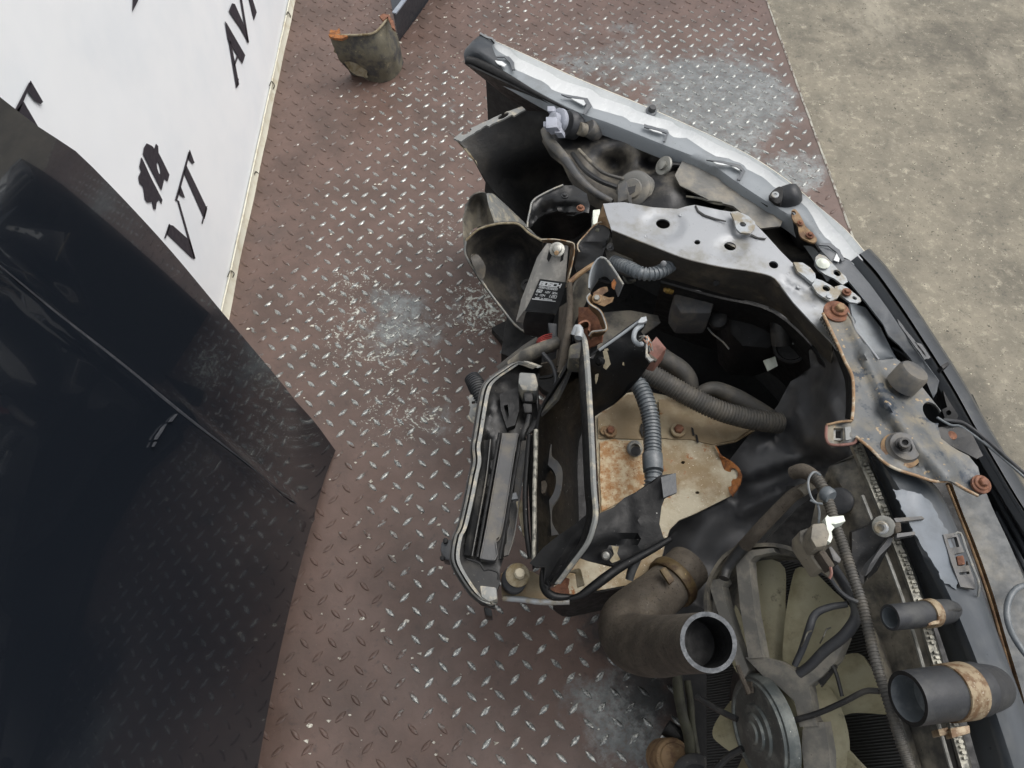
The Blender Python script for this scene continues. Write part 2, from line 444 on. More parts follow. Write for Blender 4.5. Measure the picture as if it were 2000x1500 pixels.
mat('wall_dust', (60, 58, 54), (92, 85, 72), .6, scale=30, lo=.45, hi=.7, c4=(36, 35, 34), t4=(.7, .76))
mat('dust_cap', (100, 100, 97), (130, 125, 114), .65, scale=26, lo=.4, hi=.65, c4=(60, 60, 58), t4=(.68, .75))
mat('member', (66, 70, 72), (94, 92, 85), .5, .1, scale=20, lo=.45, hi=.7, c3=(120, 96, 68), t3=(.7, .78), s3=80)
mat('cradle', (62, 67, 72), (84, 87, 88), .32, scale=16, lo=.5, hi=.8, r2=.5, spec=.6, bp=.08)
mat('strut', (104, 103, 98), (134, 130, 120), .65, scale=40, lo=.42, hi=.65, c4=(64, 63, 60), t4=(.72, .77))
mat('cradle_sheen', (104, 111, 118), (84, 90, 95), .35, scale=20, lo=.4, hi=.7, bp=.1)  # paler cradle tone for its painted highlight
mat('scoop', (34, 34, 35), (84, 80, 72), .6, scale=20, lo=.45, hi=.72, bp=.5, c4=(110, 106, 96), t4=(.75, .8))
mat('dark_patch', (46, 54, 63), (66, 72, 78), .42, .1, scale=50, lo=.45, hi=.7)
mat('highlight_scuff', (52, 55, 60), (68, 70, 74), .5, scale=60, lo=.4, hi=.7, c4=(96, 97, 98), t4=(.7, .75))  # hood scuffs, and the painted highlight on the crease
t, b, pos = nodes('banner_vinyl')
setin(t, b, 'Base Color', mixc(t, mr(t, nz(t, pos, 5, 4), .35, .75), (238, 241, 243), (228, 233, 237)))
setin(t, b, 'Roughness', .5); bump(t, b, nz(t, pos, 4, 2), .25, .012)
t, b, pos = nodes('hood_paint')
sc1 = nz(t, pos, 70, 7, .78, (1, 1, .25))
setin(t, b, 'Base Color', mixc(t, mr(t, sc1, .66, .8, 0, .5), (23, 27, 33), (76, 78, 82)))
setin(t, b, 'Roughness', mr(t, nz(t, pos, 8, 5), .3, .8, .07, .15)); setin(t, b, 'Specular IOR Level', .5)
b.inputs['Coat Weight'].default_value = 1.0; b.inputs['Coat Roughness'].default_value = .025
bump(t, b, nz(t, pos, 900, 2), .04, .0004)
t, b, pos = nodes('radiator_core')
wv = t.nodes.new('ShaderNodeTexWave'); wv.bands_direction = 'Y'; wv.inputs['Scale'].default_value = 110; wv.inputs['Distortion'].default_value = .6
t.links.new(pos, wv.inputs[0]); setin(t, b, 'Base Color', mixc(t, wv.outputs['Fac'], (20, 21, 22), (62, 64, 64))); setin(t, b, 'Roughness', .5); bump(t, b, wv.outputs['Fac'], .8, .003)

# steel tread plate: mauve paint worn to bare steel where feet and parts have scraped it
PATCH = [(760, 640, .20, .8), (830, 800, .15, .55), (930, 600, .12, .75), (1000, 760, .12, .55), (1400, 200, .30, 1.25), (1200, 130, .30, .8), (1560, 330, .14, .9), (1230, 1390, .15, 1.0),
         (1150, 1230, .13, .55), (880, 270, .26, .35), (1000, 90, .30, .35), (1050, 1420, .10, .35)]
BROAD = [(780, 640, .42, 1.3), (960, 900, .34, 1.4), (1000, 1200, .30, 1.4), (760, 420, .35, 1.0), (1100, 60, .6, .7), (1400, 200, .50, 1.6), (1150, 1350, .30, 1.5), (900, 250, .60, .8), (900, 1100, .20, .8)]
def field(t, pos, lst):
    acc = None
    for x, y, r, s in lst:
        n = t.nodes.new('ShaderNodeVectorMath'); n.operation = 'DISTANCE'; t.links.new(pos, n.inputs[0]); n.inputs[1].default_value = P(x, y, 0)
        v = mr(t, n.outputs['Value'], r*.1, r*1.25, s, 0)
        acc = v if acc is None else mth(t, 'MAXIMUM', acc, v)
    return acc
def tread(name, lozenge):
    t, b, pos = nodes(name)
    paint = mixc(t, mr(t, nz(t, pos, 9, 6, .7), .3, .72), (99, 80, 72), (77, 62, 55))
    paint = mixc(t, mr(t, nz(t, pos, 60, 5, .7), .55, .75), paint, (64, 52, 47))
    paint = mixc(t, mr(t, nz(t, pos, 3.2, 6, .7), .52, .74, 0, .5), paint, (72, 64, 60))
    paint = mixc(t, mr(t, nz(t, pos, 26, 6, .8, (1, .12, 1)), .68, .76, 0, .6), paint, (128, 116, 108))
    paint = mixc(t, mr(t, nz(t, pos, 300, 3), .7, .76, 0, .8), paint, (150, 142, 134))
    steel = mixc(t, mr(t, nz(t, pos, 40, 5, .7), .35, .7), (134, 138, 137), (100, 103, 103))
    if lozenge:
        wear = mr(t, mth(t, 'ADD', mth(t, 'MULTIPLY', field(t, pos, BROAD), .8), mth(t, 'ADD', nz(t, pos, 70, 4, .7), mth(t, 'MULTIPLY', nz(t, pos, 11, 4, .7), .9))), 1.40, 1.66)
        steel = mixc(t, mr(t, nz(t, pos, 330, 4), .42, .6), steel, (186, 188, 182))
        rg = .3
    else:
        wear = mr(t, mth(t, 'ADD', mth(t, 'MULTIPLY', field(t, pos, PATCH), .42), mth(t, 'ADD', mth(t, 'MULTIPLY', nz(t, pos, 26, 7, .78), .55), mth(t, 'MULTIPLY', nz(t, pos, 6, 4, .6), .75))), .87, 1.05)
        steel = mixc(t, mr(t, nz(t, pos, 14, 4), .45, .7), steel, (104, 108, 108))
        rg = .42
    wear = mth(t, 'MULTIPLY', wear, mr(t, nz(t, pos, 140, 4, .7), .3, .55, .35 if not lozenge else .8, 1))
    col = mixc(t, wear, paint, steel)
    fl = mr(t, mth(t, 'ADD', mth(t, 'MULTIPLY', field(t, pos, [(740, 650, .30, .8), (800, 800, .2, .8), (950, 600, .16, 1), (860, 460, .2, .7), (900, 250, .3, .6), (1000, 110, .25, .7), (700, 560, .2, .8), (1020, 820, .2, .8)]), .24), mth(t, 'ADD', mth(t, 'MULTIPLY', nz(t, pos, 34, 6, .78, dist=2.5), .75), mth(t, 'MULTIPLY', nz(t, pos, 240, 3, .6), .25)))  , .735, .79)
    col = mixc(t, fl, col, (196, 200, 190))
    oil = mr(t, mth(t, 'ADD', mth(t, 'MULTIPLY', field(t, pos, [(1290, 1330, .15, 1), (1210, 1230, .12, .9), (1330, 1180, .2, .9), (960, 960, .07, .6)]), .5), nz(t, pos, 18, 6, .75)), .78, 1.0, 0, .75)
    col = mixc(t, oil, col, (40, 41, 42))
    setin(t, b, 'Base Color', col); setin(t, b, 'Metallic', mth(t, 'MULTIPLY', wear, .55))
    setin(t, b, 'Roughness', mth(t, 'MULTIPLY', mr(t, wear, 0, 1, .5, rg, False), mr(t, nz(t, pos, 7, 5), .3, .7, .75, 1.2)))
    bump(t, b, nz(t, pos, 90, 6, .7), .25, .002)
tread('tread_floor', False); tread('tread_lozenge', True)
t, b, pos = nodes('concrete')
n1 = nz(t, pos, 6, 7, .72); n2 = nz(t, pos, 55, 6, .75); n3 = nz(t, pos, 170, 3, .6)
c = mixc(t, mr(t, n1, .32, .7), (108, 104, 93), (136, 130, 115))
c = mixc(t, mr(t, n2, .52, .72), c, (168, 162, 144)); c = mixc(t, mr(t, n2, .3, .44, 1, 0), c, (90, 88, 80)); c = mixc(t, mr(t, nz(t, pos, 2.6, 7, .72), .50, .66, 0, .75), c, (86, 83, 75)); c = mixc(t, mr(t, nz(t, pos, 3.4, 6, .7, (1, .5, 1)), .55, .7, 0, .6), c, (160, 154, 138))
c = mixc(t, mr(t, n3, .66, .74), c, (206, 198, 176)); c = mixc(t, mr(t, nz(t, pos, 110, 5, .7), .60, .68), c, (66, 63, 56)); c = mixc(t, mr(t, nz(t, pos, 24, 5, .7), .62, .72, 0, .7), c, (92, 88, 78))
setin(t, b, 'Base Color', c); setin(t, b, 'Roughness', .9); bump(t, b, n2, .5, .004)
mat('steel_edge', (196, 194, 182), (120, 104, 96), .5, .3, scale=70, lo=.45, hi=.62)

# ---------------------------------------------------------------- setting
def kind(o, k): o['kind'] = k; return o
def sheet(name, x0, x1, y0, y1, z, mt, t=.0):
    v = [Vector((x0, y0, z)), Vector((x1, y0, z)), Vector((x1, y1, z)), Vector((x0, y1, z))]
    f = [(0, 1, 2, 3)]
    if t:
        v += [p-UPV*t for p in v]; f += [(7, 6, 5, 4), (0, 4, 5, 1), (1, 5, 6, 2), (2, 6, 7, 3), (3, 7, 4, 0)]
    return mk(name, v, f, mt)
g = kind(sheet('concrete_ground', -40, 40, -40, 40, -.012, 'concrete'), 'structure')
g['label'] = 'weathered beige concrete yard beyond the steel plate'
EX = .768                                 # right edge of the steel plate
floor = kind(sheet('steel_floor_plate', -.9, EX, -1.6, 4.2, 0, 'tread_floor', .0115), 'structure')
floor['label'] = 'mauve painted steel tread plate with worn bare patches'
# bright worn weld bead along the plate edge
vs_, fs = [], []
yy = -1.6
rows = []
while yy < 4.2:
    wv_ = .0016+.0014*random.random()
    rows.append([Vector((EX-wv_, yy, .0005)), Vector((EX-.0005, yy, .0015+.002*random.random())), Vector((EX+.002+.002*random.random(), yy, -.003)), Vector((EX+.004, yy, -.0118))])
    yy += .012
loft('weld_bead', list(map(list, zip(*rows))), 'steel_edge', floor, raw=True, t=.001)
# raised lozenges on the fitted lattice
PT = .03622*H; OX, OY = -.10421*H, .24488*H
def lozmesh():
    L, Wd, h = .0118, .0042, .0019
    b_ = [(1, 0), (.62, .62), (.2, .98), (-.2, .98), (-.62, .62), (-1, 0), (-.62, -.62), (-.2, -.98), (.2, -.98), (.62, -.62)]
    v = [Vector((x*L, y*Wd, -.0003)) for x, y in b_]+[Vector((x*L*.82, y*Wd*.5, h)) for x, y in b_]
    n = len(b_); f = [(i, (i+1) % n, n+(i+1) % n, n+i) for i in range(n)]+[tuple(range(n, 2*n))]
    return v, f
lv, lf = lozmesh()
lme = bpy.data.meshes.new('tread_lozenge'); lme.from_pydata(lv, [], lf); lme.materials.append(M['tread_lozenge'])
for p in lme.polygons: p.use_smooth = True
lme.set_sharp_from_angle(angle=math.radians(50))
def proj(p):
    d = p-CAM; zc = d.dot(FW); return (1000+F*d.dot(RT)/zc, 750-F*d.dot(UP)/zc, zc)
HIDE = [[(910, 90), (1700, 490), (2100, 1000), (2100, 1600), (1340, 1600), (1200, 1200), (900, 1180), (910, 900), (1020, 660), (900, 480), (960, 380), (890, 270)], [(-100, 100), (655, 880), (528, 1600), (-100, 1600)], [(-100, -100), (570, -100), (440, 610), (-100, 610)]]
cand = []
for j in range(-45, 100):
    for i in range(-25, 26):
        for h in (0, .5):
            x, y = OX+(i+h)*PT, OY+(j+h)*PT
            if x < -.88 or x > EX-.02 or y > 4.1 or y < -1.5: continue
            px, py, zc = proj(Vector((x, y, 0)))
            vis = zc > 0 and -5 < px < 2005 and -5 < py < 1505 and not any(pip(px, py, q) for q in HIDE)
            cand.append((0 if vis else 1, zc if zc > 0 else 99, x, y, 45 if h == 0 else -45))
cand.sort()
SV, SF = [], []
for k, (nv_, zc, x, y, a) in enumerate(cand):
    an = math.radians(a+random.uniform(-3, 3)); x += random.uniform(-.001, .001); y += random.uniform(-.001, .001)
    if k < 300 and not nv_:
        o = bpy.data.objects.new('tread_lozenge', lme); COL.objects.link(o); o.location = (x, y, 0); o.rotation_euler = (0, 0, an); o.parent = floor
    else:
        b_ = len(SV); c_, s_ = math.cos(an), math.sin(an)
        SV += [Vector((x+v.x*c_-v.y*s_, y+v.x*s_+v.y*c_, v.z)) for v in lv]; SF += [tuple(b_+i for i in f) for f in lf]
kind(mk('tread_lozenges', SV, SF, 'tread_lozenge', floor, sharp=50), 'stuff')

# loose paint flakes and grit
FV, FF = [], []
for k in range(420):
    x = random.gauss(-.12, .2); y = random.uniform(.1, 2.0)
    if not (-.52 < x < EX-.02): continue
    r_ = random.choice((.0012, .0016, .002, .0034)); a0 = random.random()*6; b_ = len(FV); n_ = random.randint(3, 5)
    for top_ in (1, 0):
        for i in range(n_):
            a = a0+2*math.pi*i/n_; q = r_*random.uniform(.5, 1.2); FV.append(Vector((x+q*math.cos(a)*1.5, y+q*math.sin(a), .0002+.0012*top_)))
    FF.append(tuple(b_+i for i in range(n_))); FF += [(b_+(i+1) % n_, b_+i, b_+n_+i, b_+n_+(i+1) % n_) for i in range(n_)]
mat('flake', (206, 204, 192), (120, 112, 100), .7, scale=300, lo=.45, hi=.6)
fl_ = kind(mk('paint_flakes', FV, FF, 'flake'), 'stuff'); fl_['label'] = 'loose pale paint flakes and grit on the tread plate'; fl_['category'] = 'debris'

# ---------------------------------------------------------------- white banner wall
BX = -.558
ban = root('printed_banner', (BX, 1.2, 0), 'white vinyl banner wall printed with black AVT lettering and gears, behind the leaning hood', 'banner')
BN = Vector((1, 0, 0))
gy = [-1.5+i*.05 for i in range(101)]
loft('vinyl_sheet', [[Vector((BX+.002*noise.noise(Vector((y*2.2, z*2.2, 3))), y, z)) for y in gy] for z in [i*.06 for i in range(36)]], 'banner_vinyl', ban, raw=True, t=.002)
rows = [[Vector((BX+.006+.003*noise.noise(Vector((y*6, q, 1)))+.004*(q == 0), y, zz+.003*noise.noise(Vector((y*9, 2, q))))) for y in gy] for q, zz in enumerate((.0005, .012, .024))]
loft('hem', rows, 'hem', ban, raw=True, t=.003)
BO = (Vector((BX+.0026, 0, 0)), BN)
def prt(nm, L, s=2.857, ox=0, oy=0):
    plate(nm, [(ox+x/s, oy+y/s) for x, y in L], 'print_black', ban, plane=BO, t=.0008)
plate('printed_gear', [(x/2.857, y/2.857) for x, y in [(790, 878), (780, 930), (790, 955), (775, 985), (780, 1020), (800, 1040), (805, 1070), (810, 1110), (825, 1130), (850, 1125), (858, 1165), (870, 1168), (875, 1130), (890, 1112), (902, 1138), (907, 1115), (840, 985), (800, 895)]], 'print_black', ban, plane=BO, t=.0008)
plate('printed_gear', [(x/2.857, y/2.857) for x, y in [(820, 800), (850, 815), (863, 832), (872, 803), (883, 815), (885, 852), (905, 890), (946, 975), (936, 1012), (917, 995), (912, 1020), (902, 1062), (800, 860), (805, 825)]], 'print_black', ban, plane=BO, t=.0008, holes=[[(p[0]/2.857, p[1]/2.857) for p in ell(886, 938, 8, 36, -12)]])
for L in ([(1026, 960), (1042, 925), (1157, 1165), (1142, 1222)], [(1054, 848), (1063, 846), (1002, 1075), (988, 1122), (979, 1115)], [(1060, 836), (1086, 908), (1075, 914), (1048, 880)], [(1008, 1035), (1033, 1104), (1022, 1100), (994, 1080)], [(1158, 1148), (1131, 1250), (1127, 1243), (1148, 1160)],
          [(930, 1302), (945, 1254), (965, 1258), (1060, 1342), (1090, 1445), (1072, 1438)], [(919, 1328), (945, 1249), (952, 1254), (926, 1330)], [(990, 1116), (1000, 1122), (1091, 1440), (1082, 1446)],
          [(1279, 230), (1289, 230), (1335, 470), (1321, 490)], [(1257, 120), (1266, 130), (1369, 308), (1354, 354), (1275, 225)], [(1303, 366), (1325, 308), (1330, 318), (1309, 374)], [(1334, 438), (1321, 492), (1318, 484), (1329, 444)],
          [(1279, 62), (1297, 18), (1311, 22), (1370, 155), (1389, 242), (1345, 160)], [(1338, -30), (1347, -30), (1390, 235), (1381, 238)], [(1385, -30), (1402, -30), (1433, 68), (1418, 112), (1411, 80)],
          [(172, 450), (241, 568), (229, 580), (195, 558), (157, 510)], [(165, 460), (175, 462), (100, 640), (82, 622)], [(132, 566), (250, 770), (180, 760), (88, 622)], [(741, 62), (745, -20), (780, -20), (770, 5)]):
    prt('printed_letter', L)
for x, y in ((560, 30), (528, 166), (497, 342), (447, 536)):
    p = PP(x, y, BO[0], BN)
    tube('tie_wire', [p+Vector((.001, -.012, .006)), p+Vector((.006, -.004, .012)), p+Vector((.005, .006, .004)), p+Vector((.007, .008, -.008)), p+Vector((.001, -.002, -.014))], 1.0, 'wire_dark', ban, n=16, seg=6)

# ---------------------------------------------------------------- hood standing on its rear corners against the banner
hood = root('car_hood', (-.31, 0, 0), 'dark navy glossy car hood standing upright, leaning against the white banner', 'car hood')
KL, XF, YC = .2, -.304, -.03
def drop(z): return .022*min(1, z*9)
edge = []
for ex, ey in [(655, 880), (604, 812), (550, 748), (440, 617), (340, 497), (250, 398), (150, 297), (95, 262), (55, 232), (0, 190), (-60, 140)]:
    p = P(ex, ey, 0)
    for _ in range(6): p = PP(ex, ey, Vector((XF-drop(max(0, p.z)), 0, 0)), Vector((1, 0, KL)))
    edge.append(Vector((0, p.y, max(0, p.z))))
edge[0] = P(655, 880, .0); edge[0].x = 0
top = edge[-1]; edge += [Vector((0, top.y-.03, .84)), Vector((0, top.y-.09, .93)), Vector((0, top.y-.2, .97))]
ep = cat(edge, 44)
NU = 121
rows = []
for k, e in enumerate(ep):
    v = k/(len(ep)-1); r = []; yc = .452+.006*(1-v)
    for i in range(NU):
        u = i/(NU-1)
        y = e.y-(e.y-YC)*2*u
        s = (y-YC)/(e.y-YC)
        z = .112*(1-s*s)*(1-v)**1.5+e.z+.02*(1-s*s)*v**3
        a = abs(y-YC)-(yc-YC); g = max(.03, e.y-yc)
        x = XF-KL*z-(.010+.028*z*z)*(1-min(1, s*s))
        if a > 0: x -= drop(z)*min(1.2, a/g)**1.25
        x += .005*math.exp(-(a/.006)**2)*min(1, z*8+.1)
        r.append(Vector((x, y, z)))
    rows.append(r)
loft('outer_panel', rows, 'hood_paint', hood, raw=True, t=.004, sharp=60)
# sky reflection painted as a paler strip along the pressed crease, scuffs near it
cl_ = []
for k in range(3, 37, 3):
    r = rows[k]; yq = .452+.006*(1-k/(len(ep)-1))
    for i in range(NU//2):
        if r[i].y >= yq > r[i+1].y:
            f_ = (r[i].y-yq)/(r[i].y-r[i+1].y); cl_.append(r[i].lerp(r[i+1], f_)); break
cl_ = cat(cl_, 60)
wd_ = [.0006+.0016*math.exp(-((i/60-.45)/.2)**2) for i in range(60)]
loft('crease_highlight', [[p+Vector((.0003, -w_, 0)) for p, w_ in zip(cl_, wd_)], [p+Vector((.0012, 0, 0)) for p in cl_], [p+Vector((.0003, w_, 0)) for p, w_ in zip(cl_, wd_)]], 'highlight_scuff', hood, raw=True, t=.001)
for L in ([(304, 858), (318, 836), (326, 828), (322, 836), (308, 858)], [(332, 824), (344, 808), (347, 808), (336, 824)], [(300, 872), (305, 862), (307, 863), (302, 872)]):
    plate('scuff_mark', L, 'highlight_scuff', hood, plane=(Vector((-.3085, 0, 0)), Vector((1, 0, .2)).normalized()), t=.003, jag=.6)
# inner frame behind the skin (hem flange)
rows2 = [[p+Vector((-.012, 0, 0)) for p in r[4:-4]] for r in rows[2:-2]]
loft('inner_frame', rows2, 'black_deep', hood, raw=True, t=.012)
for sgn in (0, -1):
    p = rows[1][sgn]; lathe('corner_bumper', Vector((p.x-.014, p.y-(.02 if sgn == 0 else -.02), .022)), (-1, 0, 0), [(.006, -.004), (.008, 0), (.008, .012), (.005, .016)], 'rubber_black', hood, px=False)
prism('hinge_mount', [Vector((-.335, .50, .05)), Vector((-.335, .56, .05)), Vector((-.335, .56, .10)), Vector((-.335, .50, .10))], (-.02, 0, 0), 'black_deep', hood, bev=.003)

# ---------------------------------------------------------------- muddy cut-off beam end beyond the nose
beam = root('cut_bumper_beam', P(760, 155, 0), 'muddy rust-edged channel end bolted to a dark beam lying on the tread plate', 'beam')
def cb(x, y, z): return P(600+x/5, y/5, z)
ztop = .13
loft('mud_channel', [[cb(215, 345, ztop), cb(330, 352, ztop), cb(500, 348, ztop), cb(640, 330, ztop), cb(720, 265, ztop), cb(805, 150, ztop)],
                     [cb(300, 560, .075), cb(420, 560, .075), cb(560, 575, .075), cb(720, 570, .075), cb(830, 500, .075), cb(880, 360, .075)],
                     [cb(430, 725, .0), cb(560, 765, .0), cb(640, 798, .0), cb(780, 800, .0), cb(890, 725, .0), cb(940, 610, .0)]], 'mud', beam, n=40, t=.007, sub=6, wob=.003)
tube('torn_edge', [cb(215, 345, ztop+.002), cb(330, 345, ztop+.004), cb(500, 342, ztop+.004), cb(640, 325, ztop+.004), cb(720, 262, ztop+.004), cb(805, 148, ztop+.002)], 2.2, 'mud_edge', beam, n=40, seg=8)
plate('rust_flange', [(642, 68), (646, 58), (658, 60), (662, 54), (666, 66), (680, 70), (668, 76), (650, 74)], 'orange_rust', beam, z=.136, t=.006, jag=1)
plate('rust_flange', [(741, 32), (748, 26), (760, 28), (768, 40), (772, 58), (765, 52), (757, 32), (748, 40)], 'rust', beam, z=.138, t=.006, jag=1)
plate('mud_crust', [(648, 88), (660, 84), (676, 96), (700, 118), (712, 132), (722, 152), (700, 146), (684, 138), (672, 120), (656, 108)], 'mud_edge', beam, z=lambda x, y: .105-.0013*(y-85), t=.012, jag=3, grid=8)
prism('dark_beam', [cb(835, 120, .1), cb(900, 410, .0), cb(1130, 90, .0), cb(1560, -560, .0), cb(1420, -640, .1), cb(930, -10, .1)], (-.01, .06, .0), 'beam_paint', beam, bev=.004)
prism('beam_web', [cb(828, 118, .103), cb(868, 128, .103), cb(985, -30, .103), cb(1440, -660, .103), cb(1330, -700, .103), cb(935, -20, .103)], (0, .0, -.004), 'beam_face', beam)

# ================================================================ cut-off car front section
car = root('car_front_section', P(1500, 760, 0), 'cut-off front section of a silver car with exposed radiator fan and headlight', 'car part')

# ---- bumper cover: flange traced along its top, then rolled outwards and down to the plate
outer = [(939, 67), (1040, 112), (1130, 153), (1230, 194), (1300, 224), (1384, 262), (1440, 290), (1490, 318), (1548, 359), (1600, 404), (1656, 452), (1704, 508)]
whiteb = [(962, 84), (966, 94), (978, 104), (990, 110), (998, 118), (1004, 134), (1020, 140), (1040, 150), (1060, 158), (1074, 168), (1078, 174), (1100, 182), (1126, 188), (1146, 192), (1152, 198), (1158, 210), (1180, 216), (1206, 224), (1222, 228), (1228, 236), (1256, 242), (1266, 246), (1290, 250), (1304, 254), (1310, 266), (1342, 270), (1376, 292), (1402, 306), (1420, 308), (1432, 314), (1450, 320), (1458, 330), (1474, 338), (1492, 348), (1512, 366), (1540, 380), (1572, 402), (1588, 424), (1600, 446), (1612, 462), (1622, 470), (1634, 486), (1646, 502), (1660, 512), (1680, 498)]
inner = [(927, 112), (987, 143), (1067, 188), (1137, 222), (1192, 241), (1292, 281), (1380, 316), (1440, 356), (1500, 395), (1542, 420), (1574, 444), (1598, 474), (1632, 527)]
NB = 90
zb = .47
co = cat([P(x, y, zb) for x, y in outer], NB); ci = cat([P(x, y, zb-.006) for x, y in inner], NB)
# white boundary resampled by nearest fraction along the flange
def bndfrac():
    wb = [P(x, y, zb-.003) for x, y in whiteb]; fr = []
    for k in range(NB):
        a, b_ = co[k], ci[k]; ab = b_-a; best = None
        for j in range(len(wb)-1):
            for q in range(6):
                p = wb[j].lerp(wb[j+1], q/6); u = (p-a).dot(ab)/ab.dot(ab); d = (p-(a+ab*u)).length
                if best is None or d < best[0]: best = (d, u)
        fr.append(max(.06, min(.94, best[1])))
    return fr
fr = bndfrac(); fr[0] = .1; fr[1] = .15
cen = sum(ci, Vector())/NB-Vector((.15, .25, 0))
outw = []
for k in range(NB):
    a, b_ = co[max(0, k-1)], co[min(NB-1, k+1)]; tn = (b_-a).normalized(); n = Vector((tn.y, -tn.x, 0)).normalized()
    if n.dot(co[k]-cen) < 0: n = -n
    outw.append(n)
bul = [math.exp(-((k/NB-.55)/.14)**2) for k in range(NB)]
rowsB = [[ci[k]-UPV*.022-outw[k]*.004 for k in range(NB)], [ci[k]-UPV*.004-outw[k]*.002 for k in range(NB)], ci,
         [ci[k].lerp(co[k], .5*(1-fr[k]))+UPV*.001 for k in range(NB)],
         [co[k].lerp(ci[k], fr[k]) for k in range(NB)],
         [co[k].lerp(ci[k], fr[k]*.55)+UPV*.006 for k in range(NB)],
         [co[k].lerp(ci[k], fr[k]*.28)-UPV*.006 for k in range(NB)],
         [co[k].lerp(ci[k], .06)+UPV*.002 for k in range(NB)], co,
         [co[k]+outw[k]*.004-UPV*.006 for k in range(NB)],
         [co[k]+outw[k]*(.006+.012*bul[k])-UPV*.03 for k in range(NB)],
         [co[k]+outw[k]*(.012+.022*bul[k])-UPV*.1 for k in range(NB)],
         [co[k]+outw[k]*(.014+.018*bul[k])-UPV*.22 for k in range(NB)],
         [co[k]-outw[k]*.01-UPV*.36 for k in range(NB)], [co[k]-outw[k]*.06-UPV*zb for k in range(NB)]]
bumper = loft('bumper_cover', rowsB, ['white_paint', 'primer', 'lip', 'black_deep'], car, raw=True, t=.003, fmrow=[1, 1, 1, 1, 0, 0, 0, 2, 2, 0, 0, 0, 0, 0], sharp=50, back=3, flip=True)
# dark end of the bumper at the wheel arch and its inner wall
loft('bumper_end', [[(927, 86, .47), (912, 92, .472), (906, 104, .47), (908, 122, .462)], [(938, 68, .471), (930, 78, .478), (926, 96, .478), (930, 114, .466)], [(962, 82, .4715), (962, 92, .476), (968, 108, .474), (985, 142, .464)]], 'trim', bumper, n=14, t=.004, sub=4)
tube('bumper_roll', [(912, 118, .464), (935, 124, .463), (988, 150, .462), (1067, 193, .461), (1137, 226, .460), (1195, 247, .459), (1292, 287, .459), (1380, 322, .459), (1440, 362, .459), (1500, 403, .459)], [9, 8, 4, 2.6, 2.2, 2, 2, 2, 2], 'black_deep', bumper, n=60, seg=10)
loft('arch_inner_wall', [[(907, 124, .462), (940, 140, .46), (1000, 168, .458), (1067, 200, .456), (1137, 232, .455), (1200, 258, .452)], [(960, 166, .40), (985, 186, .40), (1020, 205, .39), (1080, 232, .38), (1140, 262, .37), (1200, 300, .36)], [(1022, 213, .30), (1040, 225, .29), (1070, 245, .28), (1110, 275, .27), (1150, 310, .26), (1200, 350, .25)]], 'black_deep', car, n=24, t=.003, sub=4)
# torn masking clips that show as bright chips in the grey edge
for L in ([(966, 118), (980, 120), (990, 126), (984, 130), (972, 124)], [(1116, 192), (1140, 192), (1146, 200), (1140, 206), (1128, 200)], [(1262, 248), (1290, 254), (1294, 262), (1276, 256)], [(1392, 316), (1430, 318), (1450, 326), (1444, 332), (1428, 324), (1400, 320)], [(1622, 478), (1632, 480), (1642, 496), (1638, 512), (1628, 508), (1634, 494)]):
    plate('paint_chip', L, 'white_paint', bumper, z=zb+.0022, t=.0015, jag=.6)
for L in ([(962, 112), (985, 112), (996, 122), (1000, 136), (1006, 136), (1004, 122), (994, 110), (975, 108)], [(1096, 184), (1128, 188), (1148, 192), (1156, 206), (1142, 224), (1138, 222), (1146, 204), (1140, 194), (1110, 190)], [(1258, 242), (1286, 250), (1306, 258), (1300, 276), (1295, 276), (1302, 260), (1282, 254), (1258, 248)], [(1380, 312), (1412, 314), (1446, 322), (1456, 334), (1446, 352), (1440, 350), (1450, 334), (1440, 326), (1412, 318)], [(1600, 474), (1622, 474), (1640, 488), (1650, 508), (1644, 510), (1634, 492), (1618, 480), (1600, 478)]):
    plate('retaining_clip', L, 'trim_grey', bumper, z=zb+.003, t=.002, jag=.4)
lathe('rivet', (1272, 217, zb+.001), (.1, -.2, 1), [(11, -1), (11, 1.5), (8, 3), (7.5, 3), (7, 10), (6, 12), (5, 12)], ['trim_grey', 'rubber_black'], bumper, fm=[0, 0, 0, 1, 1, 1])

# ---- grille trim in black plastic from the white end round the front
go = [(1690, 490), (1725, 528), (1775, 598), (1812, 654), (1847, 708), (1880, 762), (1915, 825), (1955, 893), (2000, 968), (2060, 1060)]
loft('grille_trim', [[(x-27, y+20, .466) for x, y in go], [(x-19, y+14, .475) for x, y in go], [(x-15, y+11, .460) for x, y in go], [(x-8, y+6, .474) for x, y in go], [(x+1, y, .470) for x, y in go], [(x+5, y-3, .452) for x, y in go], [P(x+5, y-3, .452)+Vector((.006, .004, -.16)) for x, y in go], [P(x+5, y-3, .452)-Vector((.05, .03, .45)) for x, y in go]], ['trim_grey', 'black_deep', 'trim', 'trim'], car, n=50, t=.003, fmrow=[0, 1, 1, 2, 2, 2, 2], sharp=50)
plate('trim_flange', [(1598, 482, .470), (1622, 490, .472), (1660, 508, .469), (1700, 556, .47), (1735, 604, .471), (1768, 654, .473), (1800, 700, .475), (1832, 742, .477), (1830, 765, .474), (1822, 775, .472), (1806, 738, .470), (1788, 716, .469), (1757, 675, .468), (1735, 655, .467), (1725, 633, .466), (1690, 588, .466), (1660, 552, .466), (1635, 525, .466)], 'trim_grey', car, t=.004, grid=16)
for L in ([(1752, 622), (1760, 632), (1800, 682), (1812, 700), (1806, 702), (1790, 680), (1756, 634)], [(1786, 668), (1800, 672), (1818, 698), (1812, 702)]):
    plate('paint_chip', L, 'trim', car, z=.482, t=.001, jag=.5)
prism('trim_stop', [(1838, 714, .486), (1852, 706, .486), (1854, 712, .486), (1842, 720, .486)], (0, 0, -.01), 'black_deep', car)
